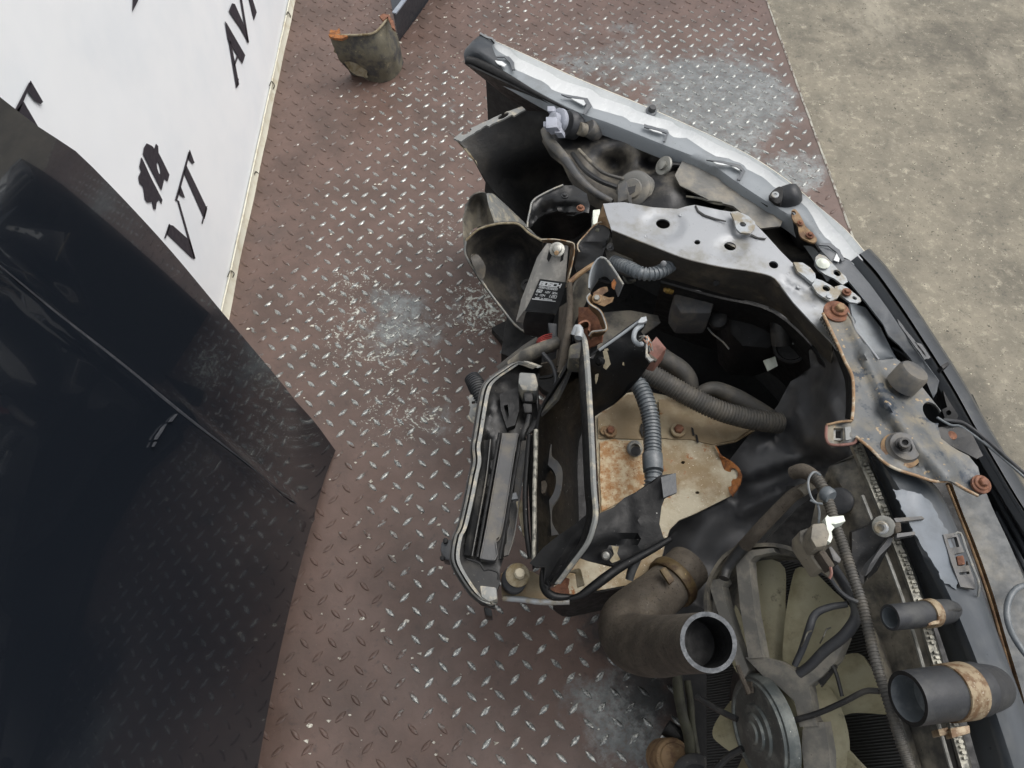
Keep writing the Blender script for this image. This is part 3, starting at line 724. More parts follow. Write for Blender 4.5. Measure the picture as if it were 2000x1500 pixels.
for k, (a, b_) in enumerate([((1922, 908), (2020, 1075)), ((1934, 950), (2020, 1110)), ((1945, 1000), (2020, 1150)), ((1960, 1060), (2020, 1180))]):
    tube('grille_slat', [(a[0], a[1], .46-.012*k), (.5*(a[0]+b_[0])+2, .5*(a[1]+b_[1]), .46-.012*k), (b_[0], b_[1], .46-.012*k)], 4.5, 'trim', car, n=12, seg=8)
loft('grille_back', [[(1840, 770, .40), (1880, 880, .40), (1930, 1000, .40), (1990, 1150, .40), (2060, 1300, .40)], [(1900, 770, .36), (1950, 880, .36), (2000, 1000, .36), (2050, 1100, .36), (2100, 1200, .36)]], 'black_deep', car, n=20, t=.003)
tube('release_cable', [(1842, 820, .55), (1860, 822, .548), (1885, 828, .54), (1930, 862, .53), (1975, 902, .52), (2030, 950, .51)], 3.6, 'rubber_black', car, n=30, seg=8)
tube('release_cable', [(1830, 815, .552), (1856, 830, .548), (1876, 833, .54), (1915, 860, .53), (1960, 896, .52), (2030, 958, .51)], 2.5, 'conduit_grey', car, n=30, seg=8)
plate('cable_bracket', [(1842, 762, .53), (1852, 780, .53), (1872, 812, .53), (1868, 822, .535), (1846, 818, .535), (1840, 800, .53), (1850, 795, .53), (1846, 780, .53)], 'black_paint', car, t=.003, holes=[ell(1853, 806, 5)])
plate('latch_plate', [(1826, 836, .545), (1850, 832, .545), (1880, 828, .54), (1900, 850, .535), (1920, 890, .53), (1908, 896, .53), (1885, 884, .532), (1868, 876, .54), (1846, 864, .545), (1832, 850, .545)], 'black_plastic', car, t=.003, holes=[ell(1860, 850, 6, 10, -40)])
lathe('latch_rivet', (1860, 850, .543), UPV, [(9, -3), (9, 0), (4, 1)], 'rust', car)

# ---- headlight housing
hl_out = [(1062, 257), (1070, 228), (1098, 206), (1140, 222), (1192, 243), (1292, 283), (1380, 318), (1440, 360), (1500, 402), (1550, 446), (1590, 490), (1610, 520), (1590, 540), (1560, 520), (1520, 500), (1490, 475), (1475, 452), (1430, 430), (1360, 420), (1325, 425), (1280, 420), (1215, 410), (1190, 400), (1155, 375), (1115, 330), (1100, 302), (1080, 285)]
def hl_z(x, y):
    z = .425
    d = math.hypot(x-1080, y-250)
    z += .022*math.exp(-((x-1235)**2+(y-272)**2)/3000)
    z -= .034*math.exp(-((x-1200)**2+(y-326)**2)/900)
    z += .024*math.exp(-((x-1310)**2+(y-372)**2)/2400)
    z -= .02*math.exp(-((x-1270)**2+(y-318)**2)/500)
    z += .01*math.exp(-((x-1180)**2+(y-290)**2)/900)
    z -= .035*math.exp(-((x-1545)**2+(y-455)**2)/900)
    z += .003*noise.noise(Vector((x*.02, y*.03, 2)))
    return z
head = plate('headlight', hl_out, 'housing', car, z=hl_z, t=.02, grid=9, sharp=70)
tube('housing_rim', [(1064, 255, .432), (1072, 274, .432), (1090, 294, .432), (1110, 318, .43), (1132, 348, .43), (1160, 374, .43), (1196, 394, .43)], [9, 10, 9, 8, 7, 6], 'grey_plastic', head, n=30, seg=10)
tube('housing_rib', [(1118, 300, .436), (1140, 330, .437), (1170, 352, .438), (1205, 366, .438)], 5, 'stamped_black', head, n=20, seg=8)
tube('housing_rib', [(1130, 292, .438), (1155, 318, .44), (1180, 338, .442), (1218, 350, .44)], 3.5, 'dusty_plastic', head, n=20, seg=8)
AXS = (-.8, -.25, .5)
lathe('bulb_gasket', (1108, 242, .45), AXS, [(27, -20), (27, 0), (24, 4), (20, 4)], 'rubber_black', head)
sock = lathe('bulb_socket', (1094, 238, .46), AXS, [(22, -4), (25, 0), (25, 7), (22, 9), (15, 9), (15, 20), (12, 22), (5, 22)], 'lamp_socket', head, seg=20)
for dx, dy in ((-6, -22), (8, 20), (-14, 8)):
    prism('socket_tab', [(1082+dx-7, 234+dy-5, .475), (1082+dx+7, 234+dy-5, .475), (1082+dx+7, 234+dy+5, .475), (1082+dx-7, 234+dy+5, .475)], (.006, .002, -.012), 'lamp_socket', head, bev=.0008)
prism('socket_plug', [(1066, 228, .482), (1088, 228, .484), (1088, 248, .484), (1066, 250, .482)], (.008, .002, -.014), 'lamp_socket', head, bev=.001)
lathe('vent_cap', (1150, 250, .45), (-.7, -.2, .7), [(18, -24), (18, 2), (16, 5), (10, 5)], 'grey_plastic', head)
lathe('vent_plug', (1134, 252, .452), (-.8, -.2, .5), [(13, -10), (13, 2), (11, 4)], 'dusty_plastic', head)
lathe('reflector_boss', (1200, 262, .42), (.2, -.3, 1), [(46, -10), (44, 8), (36, 16), (18, 19)], 'housing', head, seg=28, sharp=60)
lathe('bulb_cap', (1240, 372, .43), (-.5, -.45, .75), [(38, -20), (38, 4), (34, 6), (34, 11), (30, 14), (20, 15), (18, 19), (8, 20)], 'dust_cap', head, seg=30)
prism('bulb_cap_clip', [(1206, 360, .445), (1224, 352, .452), (1226, 388, .452), (1206, 396, .445)], (.01, .0, -.02), 'grey_plastic', head, bev=.002)
plate('bulb_cap_spring', [(1226, 366, .462), (1242, 362, .462), (1240, 374, .462), (1230, 380, .462)], 'black_deep', head, t=.001)
lathe('adjuster_washer', (1296, 324, .445), (-.75, -.2, .6), [(20, -2), (20, 0), (18, 2), (9, 2), (9, 8), (5, 9)], ['aluminium'], head, seg=24)
tube('adjuster_screw', [(1298, 323, .446), (1320, 322, .446), (1340, 326, .446)], 5, 'black_deep', head, n=10, seg=8)
plate('upper_bracket', [(1318, 342, .456), (1334, 312, .452), (1374, 314, .45), (1440, 360, .45), (1490, 388, .45), (1534, 420, .45), (1524, 442, .452), (1486, 446, .452), (1432, 402, .454), (1384, 390, .454), (1328, 362, .454)], 'dust_cap', head, t=.004, grid=12, dz=[ridge(1330, 350, 1500, 430, 16, .006), lambda x, y: .004*noise.noise(Vector((x*.03, y*.03, 8)))])
tube('wire_clip', [(1340, 384, .462), (1368, 388, .464), (1390, 396, .464), (1412, 400, .464), (1404, 394, .466), (1380, 392, .466)], 2.2, 'wire_dark', head, n=20, seg=6)
plate('housing_shelf', [(1390, 440, .44), (1420, 400, .442), (1470, 436, .442), (1500, 470, .44), (1510, 500, .43), (1470, 500, .43), (1420, 476, .44)], 'dusty_plastic', head, t=.006, grid=14, dz=[ridge(1420, 420, 1490, 480, 14, .004)])
prism('connector', [(1158, 410, .46), (1172, 408, .46), (1172, 438, .46), (1158, 438, .46)], (.0, .0, -.02), 'white_plastic', head, bev=.001)

# ---- wheel arch liner
loft('wheel_liner', [[(890, 271, .40), (935, 250, .405), (980, 233, .405), (1023, 218, .405), (1066, 218, .41)],
                     [(922, 306, .38), (975, 310, .36), (1030, 300, .355), (1075, 290, .36), (1105, 300, .38)],
                     [(960, 368, .33), (1010, 360, .30), (1060, 350, .29), (1100, 340, .30), (1130, 345, .33)],
                     [(1030, 438, .28), (1050, 420, .25), (1090, 405, .24), (1120, 400, .25), (1160, 395, .28)]], 'liner', car, n=30, t=.003, sub=8)
lf_ = plate('liner_flange', [(886, 270), (902, 258), (950, 236), (990, 218), (1020, 208), (1026, 214), (1004, 226), (1000, 224), (962, 242), (955, 246), (950, 244), (900, 276)], 'box_rim', car, z=.437, t=.003, holes=[ell(911, 257, 11, 4, -27), ell(983, 226, 12, 4.5, -27)], jag=.6)
plate('liner_edge', [(890, 272), (900, 276), (924, 306), (932, 322), (930, 314), (921, 309), (906, 290)], 'mud_edge', car, z=.39, t=.002, jag=.8)
# folded scoop shells below it
loft('duct_shell', [[(908, 400, .37), (924, 382, .385), (940, 376, .39), (952, 378, .39)], [(906, 430, .37), (918, 410, .36), (935, 400, .355), (957, 405, .38)], [(908, 478, .36), (922, 450, .345), (944, 440, .34), (970, 440, .37)]], ['dusty_plastic'], car, n=20, t=.0025, sub=6)
loft('duct_shell', [[(953, 377, .395), (957, 400, .392), (964, 420, .39), (970, 440, .385)], [(966, 380, .36), (985, 400, .355), (995, 418, .35), (1000, 440, .35)], [(980, 396, .33), (1005, 416, .33), (1030, 440, .33), (1056, 466, .33)]], 'box_rim', car, n=16, t=.0025, sub=4)
rim = [(910, 470, .40), (935, 448, .41), (968, 438, .415), (990, 436, .415), (1013, 438, .415), (1034, 456, .415), (1058, 470, .415)]
scoop = loft('splash_scoop', [rim, [(909, 492, .385), (940, 490, .36), (968, 485, .35), (995, 483, .345), (1020, 485, .345), (1040, 492, .36), (1060, 500, .37)],
                      [(918, 512, .37), (948, 530, .335), (975, 530, .32), (1000, 530, .315), (1025, 535, .32), (1045, 540, .33), (1060, 545, .34)],
                      [(950, 562, .34), (972, 575, .31), (995, 580, .295), (1015, 585, .29), (1035, 590, .295), (1050, 595, .30), (1065, 600, .31)],
                      [(1010, 638, .31), (1022, 645, .29), (1032, 650, .28), (1042, 655, .28), (1052, 655, .285), (1062, 650, .29), (1075, 645, .30)]], 'scoop', car, n=40, t=.003, sub=8)
tube('scoop_lip', rim, 2.4, 'mud_edge', scoop, n=50, seg=8)
tube('scoop_lip', [(910, 470, .40), (908, 492, .387), (917, 512, .373), (950, 562, .343), (980, 602, .328), (1010, 638, .313), (1040, 656, .29)], 2.0, 'box_rim', scoop, n=50, seg=8)
plate('scoop_gusset', [(920, 498, .383), (934, 498, .38), (948, 520, .375), (944, 545, .365), (934, 540, .366), (922, 512, .378)], 'wall_dust', scoop, t=.002, sm=24)
lathe('liner_hole', (1030, 556, .335), (-.2, -.2, 1), [(13, -3), (13, 0), (7, 1), (7, -4)], 'black_deep', scoop)
# stamped crush bracket
stamp = plate('stamped_bracket', [(1031, 432, .42), (1034, 414, .425), (1042, 392, .43), (1072, 374, .435), (1098, 362, .44), (1120, 362, .44), (1146, 378, .44), (1152, 400, .44), (1150, 416, .435), (1120, 420, .42), (1090, 412, .41), (1062, 418, .405), (1044, 434, .41), (1034, 446, .41)], 'stamped_black', car, t=.003, grid=7, dz=[ridge(1045, 410, 1090, 396, 9, .006), ridge(1090, 396, 1150, 388, 9, .006), ridge(1048, 430, 1090, 410, 7, .005), ridge(1090, 410, 1140, 416, 7, .005)], sharp=60)
bolt(stamp, 1103, 382, .446, 7, 'stamped_black'); bolt(stamp, 1134, 406, .446, 8, 'rust')
tube('bracket_lip', [(1030, 444, .42), (1031, 430, .424), (1035, 412, .43), (1042, 391, .434), (1072, 373, .438), (1100, 361, .442)], 1.8, 'box_rim', stamp, n=30, seg=6)
loft('stamped_wall', [[(1034, 446, .41), (1062, 420, .405), (1090, 414, .41), (1120, 422, .42), (1152, 410, .43)], [(1056, 468, .34), (1075, 468, .33), (1100, 470, .33), (1125, 465, .34), (1155, 440, .36)]], 'black_deep', car, n=24, t=.003)

# ---- relay with its lettering
RZ = Vector((-.012, .004, -.032))
relay = prism('relay_box', [(1068, 474, .475), (1111, 479, .475), (1105, 552, .435), (1088, 612, .40), (1024, 606, .40), (1036, 560, .425)], RZ, 'relay_grey', car, bev=.0015)
plate('relay_label', [(1054, 545), (1106, 552), (1097, 586), (1087, 613), (1025, 608), (1038, 582)], 'relay_black', relay, z=zfit([(1068, 474, .4775), (1111, 479, .4775), (1105, 552, .4375), (1088, 612, .4025), (1024, 606, .4025)]), t=.001)
rz = zfit([(1068, 474, .4785), (1111, 479, .4785), (1105, 552, .4385), (1088, 612, .4035), (1024, 606, .4035)])
# label lettering as flat strokes in a sheared frame laid on the label
FONT = {'B': [(0, 0, 0, 6), (0, 6, 3, 6), (3, 6, 3, 3.4), (0, 3.2, 3, 3.2), (3, 3, 3, 0), (3, 0, 0, 0)], 'O': [(0, 0, 0, 6), (0, 6, 3, 6), (3, 6, 3, 0), (3, 0, 0, 0)], 'S': [(3, 6, 0, 6), (0, 6, 0, 3), (0, 3, 3, 3), (3, 3, 3, 0), (3, 0, 0, 0)],
        'C': [(3, 6, 0, 6), (0, 6, 0, 0), (0, 0, 3, 0)], 'H': [(0, 0, 0, 6), (3, 0, 3, 6), (0, 3, 3, 3)], '0': [(0, 0, 0, 6), (0, 6, 3, 6), (3, 6, 3, 0), (3, 0, 0, 0)], '2': [(0, 6, 3, 6), (3, 6, 3, 3), (3, 3, 0, 3), (0, 3, 0, 0), (0, 0, 3, 0)],
        '8': [(0, 0, 0, 6), (0, 6, 3, 6), (3, 6, 3, 0), (3, 0, 0, 0), (0, 3, 3, 3)], '1': [(1.5, 0, 1.5, 6)], 'V': [(0, 6, 1.5, 0), (1.5, 0, 3, 6)], '7': [(0, 6, 3, 6), (3, 6, 1, 0)], '6': [(3, 6, 0, 6), (0, 6, 0, 0), (0, 0, 3, 0), (3, 0, 3, 3), (3, 3, 0, 3)], 'A': [(0, 0, 1.5, 6), (1.5, 6, 3, 0), (.7, 2.4, 2.3, 2.4)], '4': [(0, 6, 0, 3), (0, 3, 3, 3), (3, 6, 3, 0)], '5': [(3, 6, 0, 6), (0, 6, 0, 3), (0, 3, 3, 3), (3, 3, 3, 0), (3, 0, 0, 0)], '9': [(3, 3, 0, 3), (0, 3, 0, 6), (0, 6, 3, 6), (3, 6, 3, 0), (3, 0, 0, 0)], '3': [(0, 6, 3, 6), (3, 6, 3, 0), (3, 0, 0, 0), (0, 3, 3, 3)],
        'M': [(0, 0, 0, 6), (0, 6, 1.5, 3), (1.5, 3, 3, 6), (3, 6, 3, 0)], 'D': [(0, 0, 0, 6), (0, 6, 2, 6), (2, 6, 3, 4), (3, 4, 3, 2), (3, 2, 2, 0), (2, 0, 0, 0)], 'E': [(3, 6, 0, 6), (0, 6, 0, 0), (0, 0, 3, 0), (0, 3, 2.4, 3)], 'I': [(1.5, 0, 1.5, 6)], 'N': [(0, 0, 0, 6), (0, 6, 3, 0), (3, 0, 3, 6)], 'P': [(0, 0, 0, 6), (0, 6, 3, 6), (3, 6, 3, 3), (3, 3, 0, 3)], 'R': [(0, 0, 0, 6), (0, 6, 3, 6), (3, 6, 3, 3), (3, 3, 0, 3), (1.2, 3, 3, 0)], 'T': [(0, 6, 3, 6), (1.5, 6, 1.5, 0)], 'G': [(3, 6, 0, 6), (0, 6, 0, 0), (0, 0, 3, 0), (3, 0, 3, 3)], 'U': [(0, 6, 0, 0), (0, 0, 3, 0), (3, 0, 3, 6)], 'L': [(0, 6, 0, 0), (0, 0, 3, 0)]}
def lettering(nm, txt, x, y, cw, chh, wd, par, mt='label_white'):
    bx, by = (.99, .13), (-.42, .90)           # reading direction and downwards direction in the photo
    vs_, fs = [], []
    for ci_, ch in enumerate(txt):
        for (u0, v0, u1, v1) in FONT.get(ch, []):
            q = []
            for u, v in ((u0, v0), (u1, v1)):
                lx = ci_*cw*1.35+u/3*cw; ly = (6-v)/6*chh
                q.append((x+bx[0]*lx+by[0]*ly, y+bx[1]*lx+by[1]*ly))
            dx, dy = q[1][0]-q[0][0], q[1][1]-q[0][1]; L = math.hypot(dx, dy) or 1; nx, ny = -dy/L*wd/2, dx/L*wd/2; ex, ey = dx/L*wd/2, dy/L*wd/2
            b_ = len(vs_)
            for px_, py_ in ((q[0][0]+nx-ex, q[0][1]+ny-ey), (q[1][0]+nx+ex, q[1][1]+ny+ey), (q[1][0]-nx+ex, q[1][1]-ny+ey), (q[0][0]-nx-ex, q[0][1]-ny-ey)):
                vs_.append(P(px_, py_, rz(px_, py_)+.0004+.00002*len(fs)))
            fs.append((b_+3, b_+2, b_+1, b_))
    return mk(nm, vs_, fs, mt, par)
lettering('label_print', 'BOSCH', 1057, 550, 6.2, 7, 2.3, relay)
lettering('label_print', '0281003009', 1054, 559, 2.7, 3.6, .8, relay)
lettering('label_print', '62', 1050, 565.5, 4, 5, 1.3, relay); lettering('label_print', '12V 30A', 1065, 568.5, 2.7, 3.6, .8, relay)
lettering('label_print', '4 104', 1047, 573.5, 2.8, 3.6, .8, relay); lettering('label_print', '120', 1073, 576, 4, 5, 1.1, relay)
lettering('label_print', 'MADE IN PORTUGAL', 1046, 580.5, 1.6, 2.5, .7, relay)
plate('label_line', [(1039, 583), (1085, 588), (1085, 589.5), (1039, 584.5)], 'label_white', relay, z=lambda x, y: rz(x, y)+.0006, t=.0004)
plate('relay_recess', [(1074, 480), (1103, 484), (1100, 508), (1094, 512), (1096, 496), (1080, 494), (1072, 512), (1068, 506)], 'black_deep', relay, z=rz, t=.0006)
lathe('mounting_nut', (1088, 488, .478), (-.1, -.35, .9), [(15, 0), (15, 3), (10, 4), (9, 9), (7, 10)], 'aluminium', relay, seg=20)
lathe('mounting_stud', (1087, 494, .484), (-.15, -.7, .7), [(4.5, -6), (4.5, 8), (3.5, 9)], 'rust_tan', relay, seg=12)
loft('relay_hanger', [[(1057, 468, .478), (1085, 468, .482), (1112, 473, .484), (1121, 478, .482), (1120, 500, .47), (1112, 535, .455), (1106, 560, .44)], [(1060, 474, .455), (1085, 475, .455), (1108, 481, .455), (1113, 485, .455), (1112, 505, .445), (1107, 538, .43), (1102, 562, .42)]], 'bracket_edge', car, n=40, t=.0012)
for x in (1042, 1058):
    prism('relay_blade', [(x, 606, .40), (x+6, 606, .40), (x+4, 616, .392), (x+1, 616, .392)], (0, 0, -.004), 'aluminium', relay)
prism('relay_base', [(1026, 608, .40), (1086, 614, .40), (1074, 636, .38), (1030, 630, .38)], (-.004, .0, -.03), 'relay_black', relay, bev=.002)
prism('connector', [(1070, 630, .39), (1088, 632, .39), (1088, 672, .38), (1078, 674, .38)], (0, 0, -.02), 'trim', car, bev=.001)
for k in range(4):
    tube('wire', [(1078, 652+k*4, .392), (1064, 655+k*3.5, .396), (1052, 662+k*3, .392), (1048, 670+k*2, .38)], 1.5, 'red_wire' if k < 3 else 'pink_wire', car, n=14, seg=6)
prism('black_box', [(990, 614, .27), (978, 690, .25), (1004, 700, .25), (1060, 690, .25), (1046, 660, .26), (1012, 634, .27)], (0, 0, -.06), 'black_deep', car, bev=.003)

# ---- silver headlight support with holes and stamped dishes
sil = [(1178, 398), (1196, 396), (1219, 395), (1276, 405), (1324, 408), (1340, 403), (1357, 400), (1405, 410), (1429, 414), (1475, 437), (1498, 461), (1525, 491), (1546, 512), (1594, 560), (1618, 587), (1660, 620), (1668, 690), (1640, 690), (1624, 668), (1585, 629), (1549, 590), (1522, 554), (1507, 540), (1468, 530), (1408, 521), (1342, 506), (1285, 485), (1240, 467), (1195, 450), (1186, 424)]
support = plate('headlight_support', sil, 'silver', car, z=.515, t=.0022, grid=9, holes=[ell(1295, 437, 14, 9.5, 8), ell(1362, 473, 6, 4.6), ell(1426, 481, 12, 8, 12), ell(1511, 517, 9.5, 7, 20)],
                dz=[ring(1294, 440, 36, 44, .0035), ring(1426, 484, 23, 30, .003), ridge(1530, 552, 1586, 584, 8, -.005), ridge(1400, 420, 1460, 470, 10, -.003)], sharp=60)
for L in ([(1357, 401), (1362, 413), (1374, 422), (1396, 429), (1418, 433), (1418, 431), (1398, 426), (1377, 419), (1365, 411), (1360, 401)], [(1466, 460), (1478, 466), (1494, 468), (1498, 463), (1495, 465), (1480, 463), (1468, 457)]):
    plate('seam_crack', L, 'black_deep', support, z=.5165, t=.0008)
loft('support_wall', [[(1195, 452, .512), (1240, 469, .512), (1285, 487, .512), (1342, 508, .512), (1408, 523, .512), (1468, 532, .512), (1507, 542, .512), (1522, 556, .512), (1549, 592, .512), (1585, 631, .512), (1626, 672, .512)],
                      [(1196, 470, .49), (1238, 490, .485), (1276, 512, .48), (1330, 536, .475), (1392, 552, .475), (1450, 560, .475), (1490, 570, .475), (1512, 585, .475), (1545, 615, .475), (1580, 652, .48), (1624, 690, .485)],
                      [(1200, 490, .47), (1240, 512, .46), (1278, 536, .455), (1325, 550, .45), (1380, 566, .445), (1440, 582, .44), (1480, 592, .44), (1512, 604, .44), (1545, 628, .445), (1578, 664, .45), (1622, 710, .455)]], 'wall_dust', car, n=60, t=.002, sub=3)
for x, y, z, r in ((1399, 553, .484, 6),):
    lathe('hole_grommet', (x, y, z-.004), (-.2, -.9, .5), [(r, -2), (r, 1), (r*.5, 1.4)], 'black_deep', support, seg=14)
loft('support_lip', [[(1195, 450, .516), (1285, 486, .516), (1342, 507, .516), (1408, 522, .516), (1468, 531, .516), (1507, 541, .516), (1524, 558, .516)], [(1197, 456, .510), (1286, 491, .510), (1342, 512, .510), (1406, 527, .510), (1464, 536, .510), (1503, 546, .510), (1518, 561, .510)]], 'wall_dust', support, n=40, t=.0012)
plate('support_end', [(1178, 398, .515), (1187, 422, .513), (1196, 450, .511), (1180, 440, .49), (1166, 438, .485), (1168, 426, .495)], 'rust_tan', support, t=.0018)
clip = plate('clip_tab', [(1427, 414), (1440, 412), (1462, 422), (1475, 434), (1474, 446), (1466, 456), (1446, 454), (1438, 446), (1434, 430)], 'bright_zinc', support, z=.524, t=.003, holes=[ell(1451, 438, 6.5, 4.5, 20)])
for x, y in ((1230, 410), (1262, 462), (1330, 420), (1330, 490), (1390, 500), (1440, 512), (1462, 490), (1480, 470), (1540, 535), (1560, 560), (1590, 600), (1612, 640)):
    lathe('spot_weld', (x, y, .5148), UPV, [(4.2, -.5), (4.2, .5), (3.0, .7), (2.2, .1)], 'silver', support, seg=12)
lathe('spot_rivet', (1296, 515, .505), (-.2, -.9, .5), [(6, -1), (5, 2), (2, 3)], 'silver', support, seg=12)
# things under the silver panel
prism('wire_bracket', [(1190, 470, .455), (1240, 480, .455), (1300, 500, .45), (1296, 512, .45), (1230, 514, .45), (1196, 500, .455)], (0, 0, -.03), 'grey_plastic', car, bev=.003)
tube('corrugated_conduit', [(1200, 512, .47), (1226, 522, .485), (1252, 534, .492), (1280, 534, .492), (1304, 522, .488), (1322, 508, .47)], 14, 'conduit_grey', car, n=40, seg=16, corr=(8, .18))
tube('wire', [(1218, 540, .47), (1226, 552, .47), (1240, 548, .465)], 3, 'wire_dark', car, n=10, seg=6)
# ear bracket left of the support
plate('ear_bracket', [(1128, 484, .47), (1132, 472, .472), (1144, 458, .478), (1158, 444, .484), (1172, 436, .488), (1186, 440, .488), (1192, 456, .484), (1184, 480, .475), (1176, 500, .465), (1150, 530, .45), (1130, 540, .44), (1122, 520, .45)], 'stamped_black', car, t=.003, grid=9, holes=[ell(1167, 449, 5, 4)], dz=[ridge(1140, 470, 1178, 474, 8, .004)])
tube('ear_lip', [(1132, 492, .474), (1128, 484, .475), (1130, 474, .477), (1145, 457, .482), (1158, 443, .488), (1172, 434, .492), (1190, 436, .493)], 1.4, 'bracket_edge', car, n=24, seg=6)
bolt(car, 1192, 482, .475, 8, 'grey_plastic', axis=(-.3, -.5, .8))
plate('side_sheet', [(1184, 456, .478), (1200, 470, .475), (1236, 490, .47), (1230, 520, .46), (1204, 518, .46), (1184, 500, .462)], 'dusty_plastic', car, t=.003, grid=12, sm=30)
tube('cross_rod', [(1112, 552, .478), (1128, 538, .482), (1148, 524, .486), (1168, 512, .488)], 5, 'rust_tan', car, n=20, seg=8)
loft('angled_rail', [[(1150, 500, .45), (1140, 530, .45), (1125, 555, .45), (1114, 590, .44), (1112, 620, .43)], [(1185, 530, .44), (1160, 560, .43), (1140, 600, .42), (1125, 625, .41), (1118, 645, .40)]], 'dusty_plastic', car, n=24, t=.004)
# U bracket with a torn slot and a hooked strap
ub = loft('u_bracket', [[(1152, 562, .50), (1153, 542, .505), (1160, 518, .51), (1172, 504, .515), (1184, 508, .515), (1200, 530, .51), (1216, 556, .50)], [(1154, 568, .47), (1160, 560, .47), (1170, 545, .475), (1182, 540, .475), (1192, 548, .475), (1200, 562, .47), (1206, 580, .465)]], 'primer', car, n=40, t=.002, sub=3)
tube('bracket_lip', [(1172, 503, .517), (1184, 507, .517), (1200, 529, .512), (1217, 556, .502)], 2.6, 'box_rim', ub, n=20, seg=8)
plate('rust_tab', [(1194, 552, .506), (1200, 544, .508), (1204, 552, .506), (1200, 566, .50), (1195, 562, .502)], 'orange_rust', ub, t=.002)
plate('torn_plate', [(1158, 572, .49), (1172, 562, .492), (1186, 560, .492), (1188, 568, .49), (1176, 576, .488), (1190, 582, .486), (1200, 580, .486), (1196, 590, .482), (1180, 598, .48), (1162, 592, .484)], 'rust_tan', ub, t=.003, jag=.8)
bolt(ub, 1166, 583, .494, 10, 'rust_tan', hm='aluminium', axis=(-.2, -.3, 1))
strap = loft('hook_strap', [[(1152, 574, .50), (1146, 582, .50), (1152, 594, .498), (1170, 606, .495), (1178, 620, .49), (1184, 642, .485), (1170, 646, .484), (1156, 648, .484), (1150, 656, .48)], [(1156, 590, .465), (1150, 600, .465), (1156, 608, .463), (1166, 618, .46), (1172, 632, .455), (1178, 650, .45), (1166, 654, .45), (1156, 656, .45), (1152, 662, .45)]], 'rust_tan', car, n=50, t=.002)
tube('strap_edge', [(1152, 573, .502), (1146, 582, .502), (1152, 594, .5), (1170, 606, .497), (1178, 620, .492), (1184, 642, .487), (1170, 646, .486), (1156, 648, .486), (1150, 656, .482)], 1.6, 'box_rim', strap, n=40, seg=6)
loft('strap_loop', [[(1130, 640, .50), (1134, 632, .50), (1144, 628, .50), (1150, 632, .498), (1148, 645, .495)], [(1134, 650, .47), (1138, 644, .47), (1146, 640, .47), (1150, 642, .47), (1148, 652, .465)]], 'rust', car, n=24, t=.002)
plate('strap_web', [(1130, 600, .44), (1160, 600, .45), (1178, 640, .45), (1175, 668, .44), (1150, 680, .43), (1128, 650, .43)], 'rust', car, t=.003, grid=12)
tube('long_post', [(1112, 552, .485), (1113, 575, .478), (1113, 610, .47), (1110, 650, .465), (1102, 700, .46), (1094, 730, .455)], [6, 6.5, 7, 9, 9, 7], 'rubber', car, n=36, seg=10)
loft('post_web', [[(1108, 590, .46), (1104, 630, .455), (1098, 670, .45), (1090, 715, .44)], [(1092, 600, .42), (1090, 640, .415), (1088, 680, .41), (1084, 715, .41)]], 'rubber', car, n=20, t=.003)

# ---- small brackets between support and bumper
plate('hinge_bracket', [(1546, 412, .474), (1552, 408, .475), (1560, 416, .475), (1568, 430, .475), (1574, 442, .475), (1590, 458, .475), (1596, 468, .475), (1588, 474, .474), (1566, 464, .473), (1560, 452, .473), (1558, 440, .473), (1548, 428, .473)], 'rust_tan', car, t=.003, sm=40, holes=[ell(1550, 416, 5, 4, 30)])
bolt(car, 1563, 435, .476, 6, 'rust', name='screw'); bolt(car, 1582, 459, .477, 8, 'rust', name='screw')
loft('hinge_wall', [[(1546, 416, .47), (1558, 445, .47), (1570, 466, .47), (1590, 476, .47), (1600, 490, .468)], [(1535, 440, .42), (1548, 470, .42), (1560, 485, .42), (1580, 492, .42), (1594, 505, .42)]], 'black_deep', car, n=20, t=.002)
plug = lathe('bump_stop', (1536, 386, .468), (.55, -.1, .5), [(20, -22), (23, -14), (24, 0), (22, 16), (18, 24), (10, 27)], 'rubber_black', car, seg=26, sharp=60)
plate('stop_base', [(1503, 382, .478), (1512, 370, .48), (1524, 364, .482), (1530, 372, .482), (1526, 394, .478), (1514, 396, .476)], 'black_deep', car, t=.006, sm=24)
lathe('stop_screw', (1514, 381, .484), (-.2, -.2, 1), [(7, -1), (7, 2), (3, 2.2), (3, .5)], 'bright_zinc', car, seg=16)
plate('latch_tab', [(1593, 502, .49), (1600, 496, .49), (1612, 500, .49), (1624, 512, .49), (1640, 530, .49), (1652, 540, .489), (1656, 550, .488), (1646, 556, .488), (1630, 544, .488), (1612, 536, .488), (1600, 528, .489), (1592, 516, .49)], 'bright_zinc', car, t=.003, holes=[ell(1635, 533, 8, 5.5, 30)])
lathe('latch_button', (1607, 515, .492), UPV, [(13, -1), (13, 1), (10, 3), (7, 6), (4, 7)], 'white_plastic', car, seg=20)
plate('zinc_tab', [(1550, 512), (1568, 513), (1582, 522), (1592, 534), (1594, 546), (1586, 552), (1572, 540), (1558, 530)], 'bright_zinc', car, z=.521, t=.004)
plate('slide_plate', [(1586, 556), (1594, 544), (1606, 548), (1624, 558), (1642, 572), (1636, 582), (1622, 588), (1608, 580), (1596, 572)], 'bright_zinc', car, z=.5215, t=.003, holes=[ell(1614, 563, 8, 5.5, 25)])
lathe('slide_rivet', (1619, 579, .5225), UPV, [(5, 0), (5, 1.5), (3, 2)], 'bright_zinc', car, seg=14)
plate('fork_tab', [(1630, 560, .50), (1644, 556, .50), (1656, 562, .50), (1668, 572, .50), (1680, 582, .50), (1682, 588, .50), (1674, 592, .50), (1660, 590, .50), (1646, 580, .50), (1636, 572, .50)], 'bright_zinc', car, t=.003, holes=[ell(1669, 582, 5, 3.2, 30)])
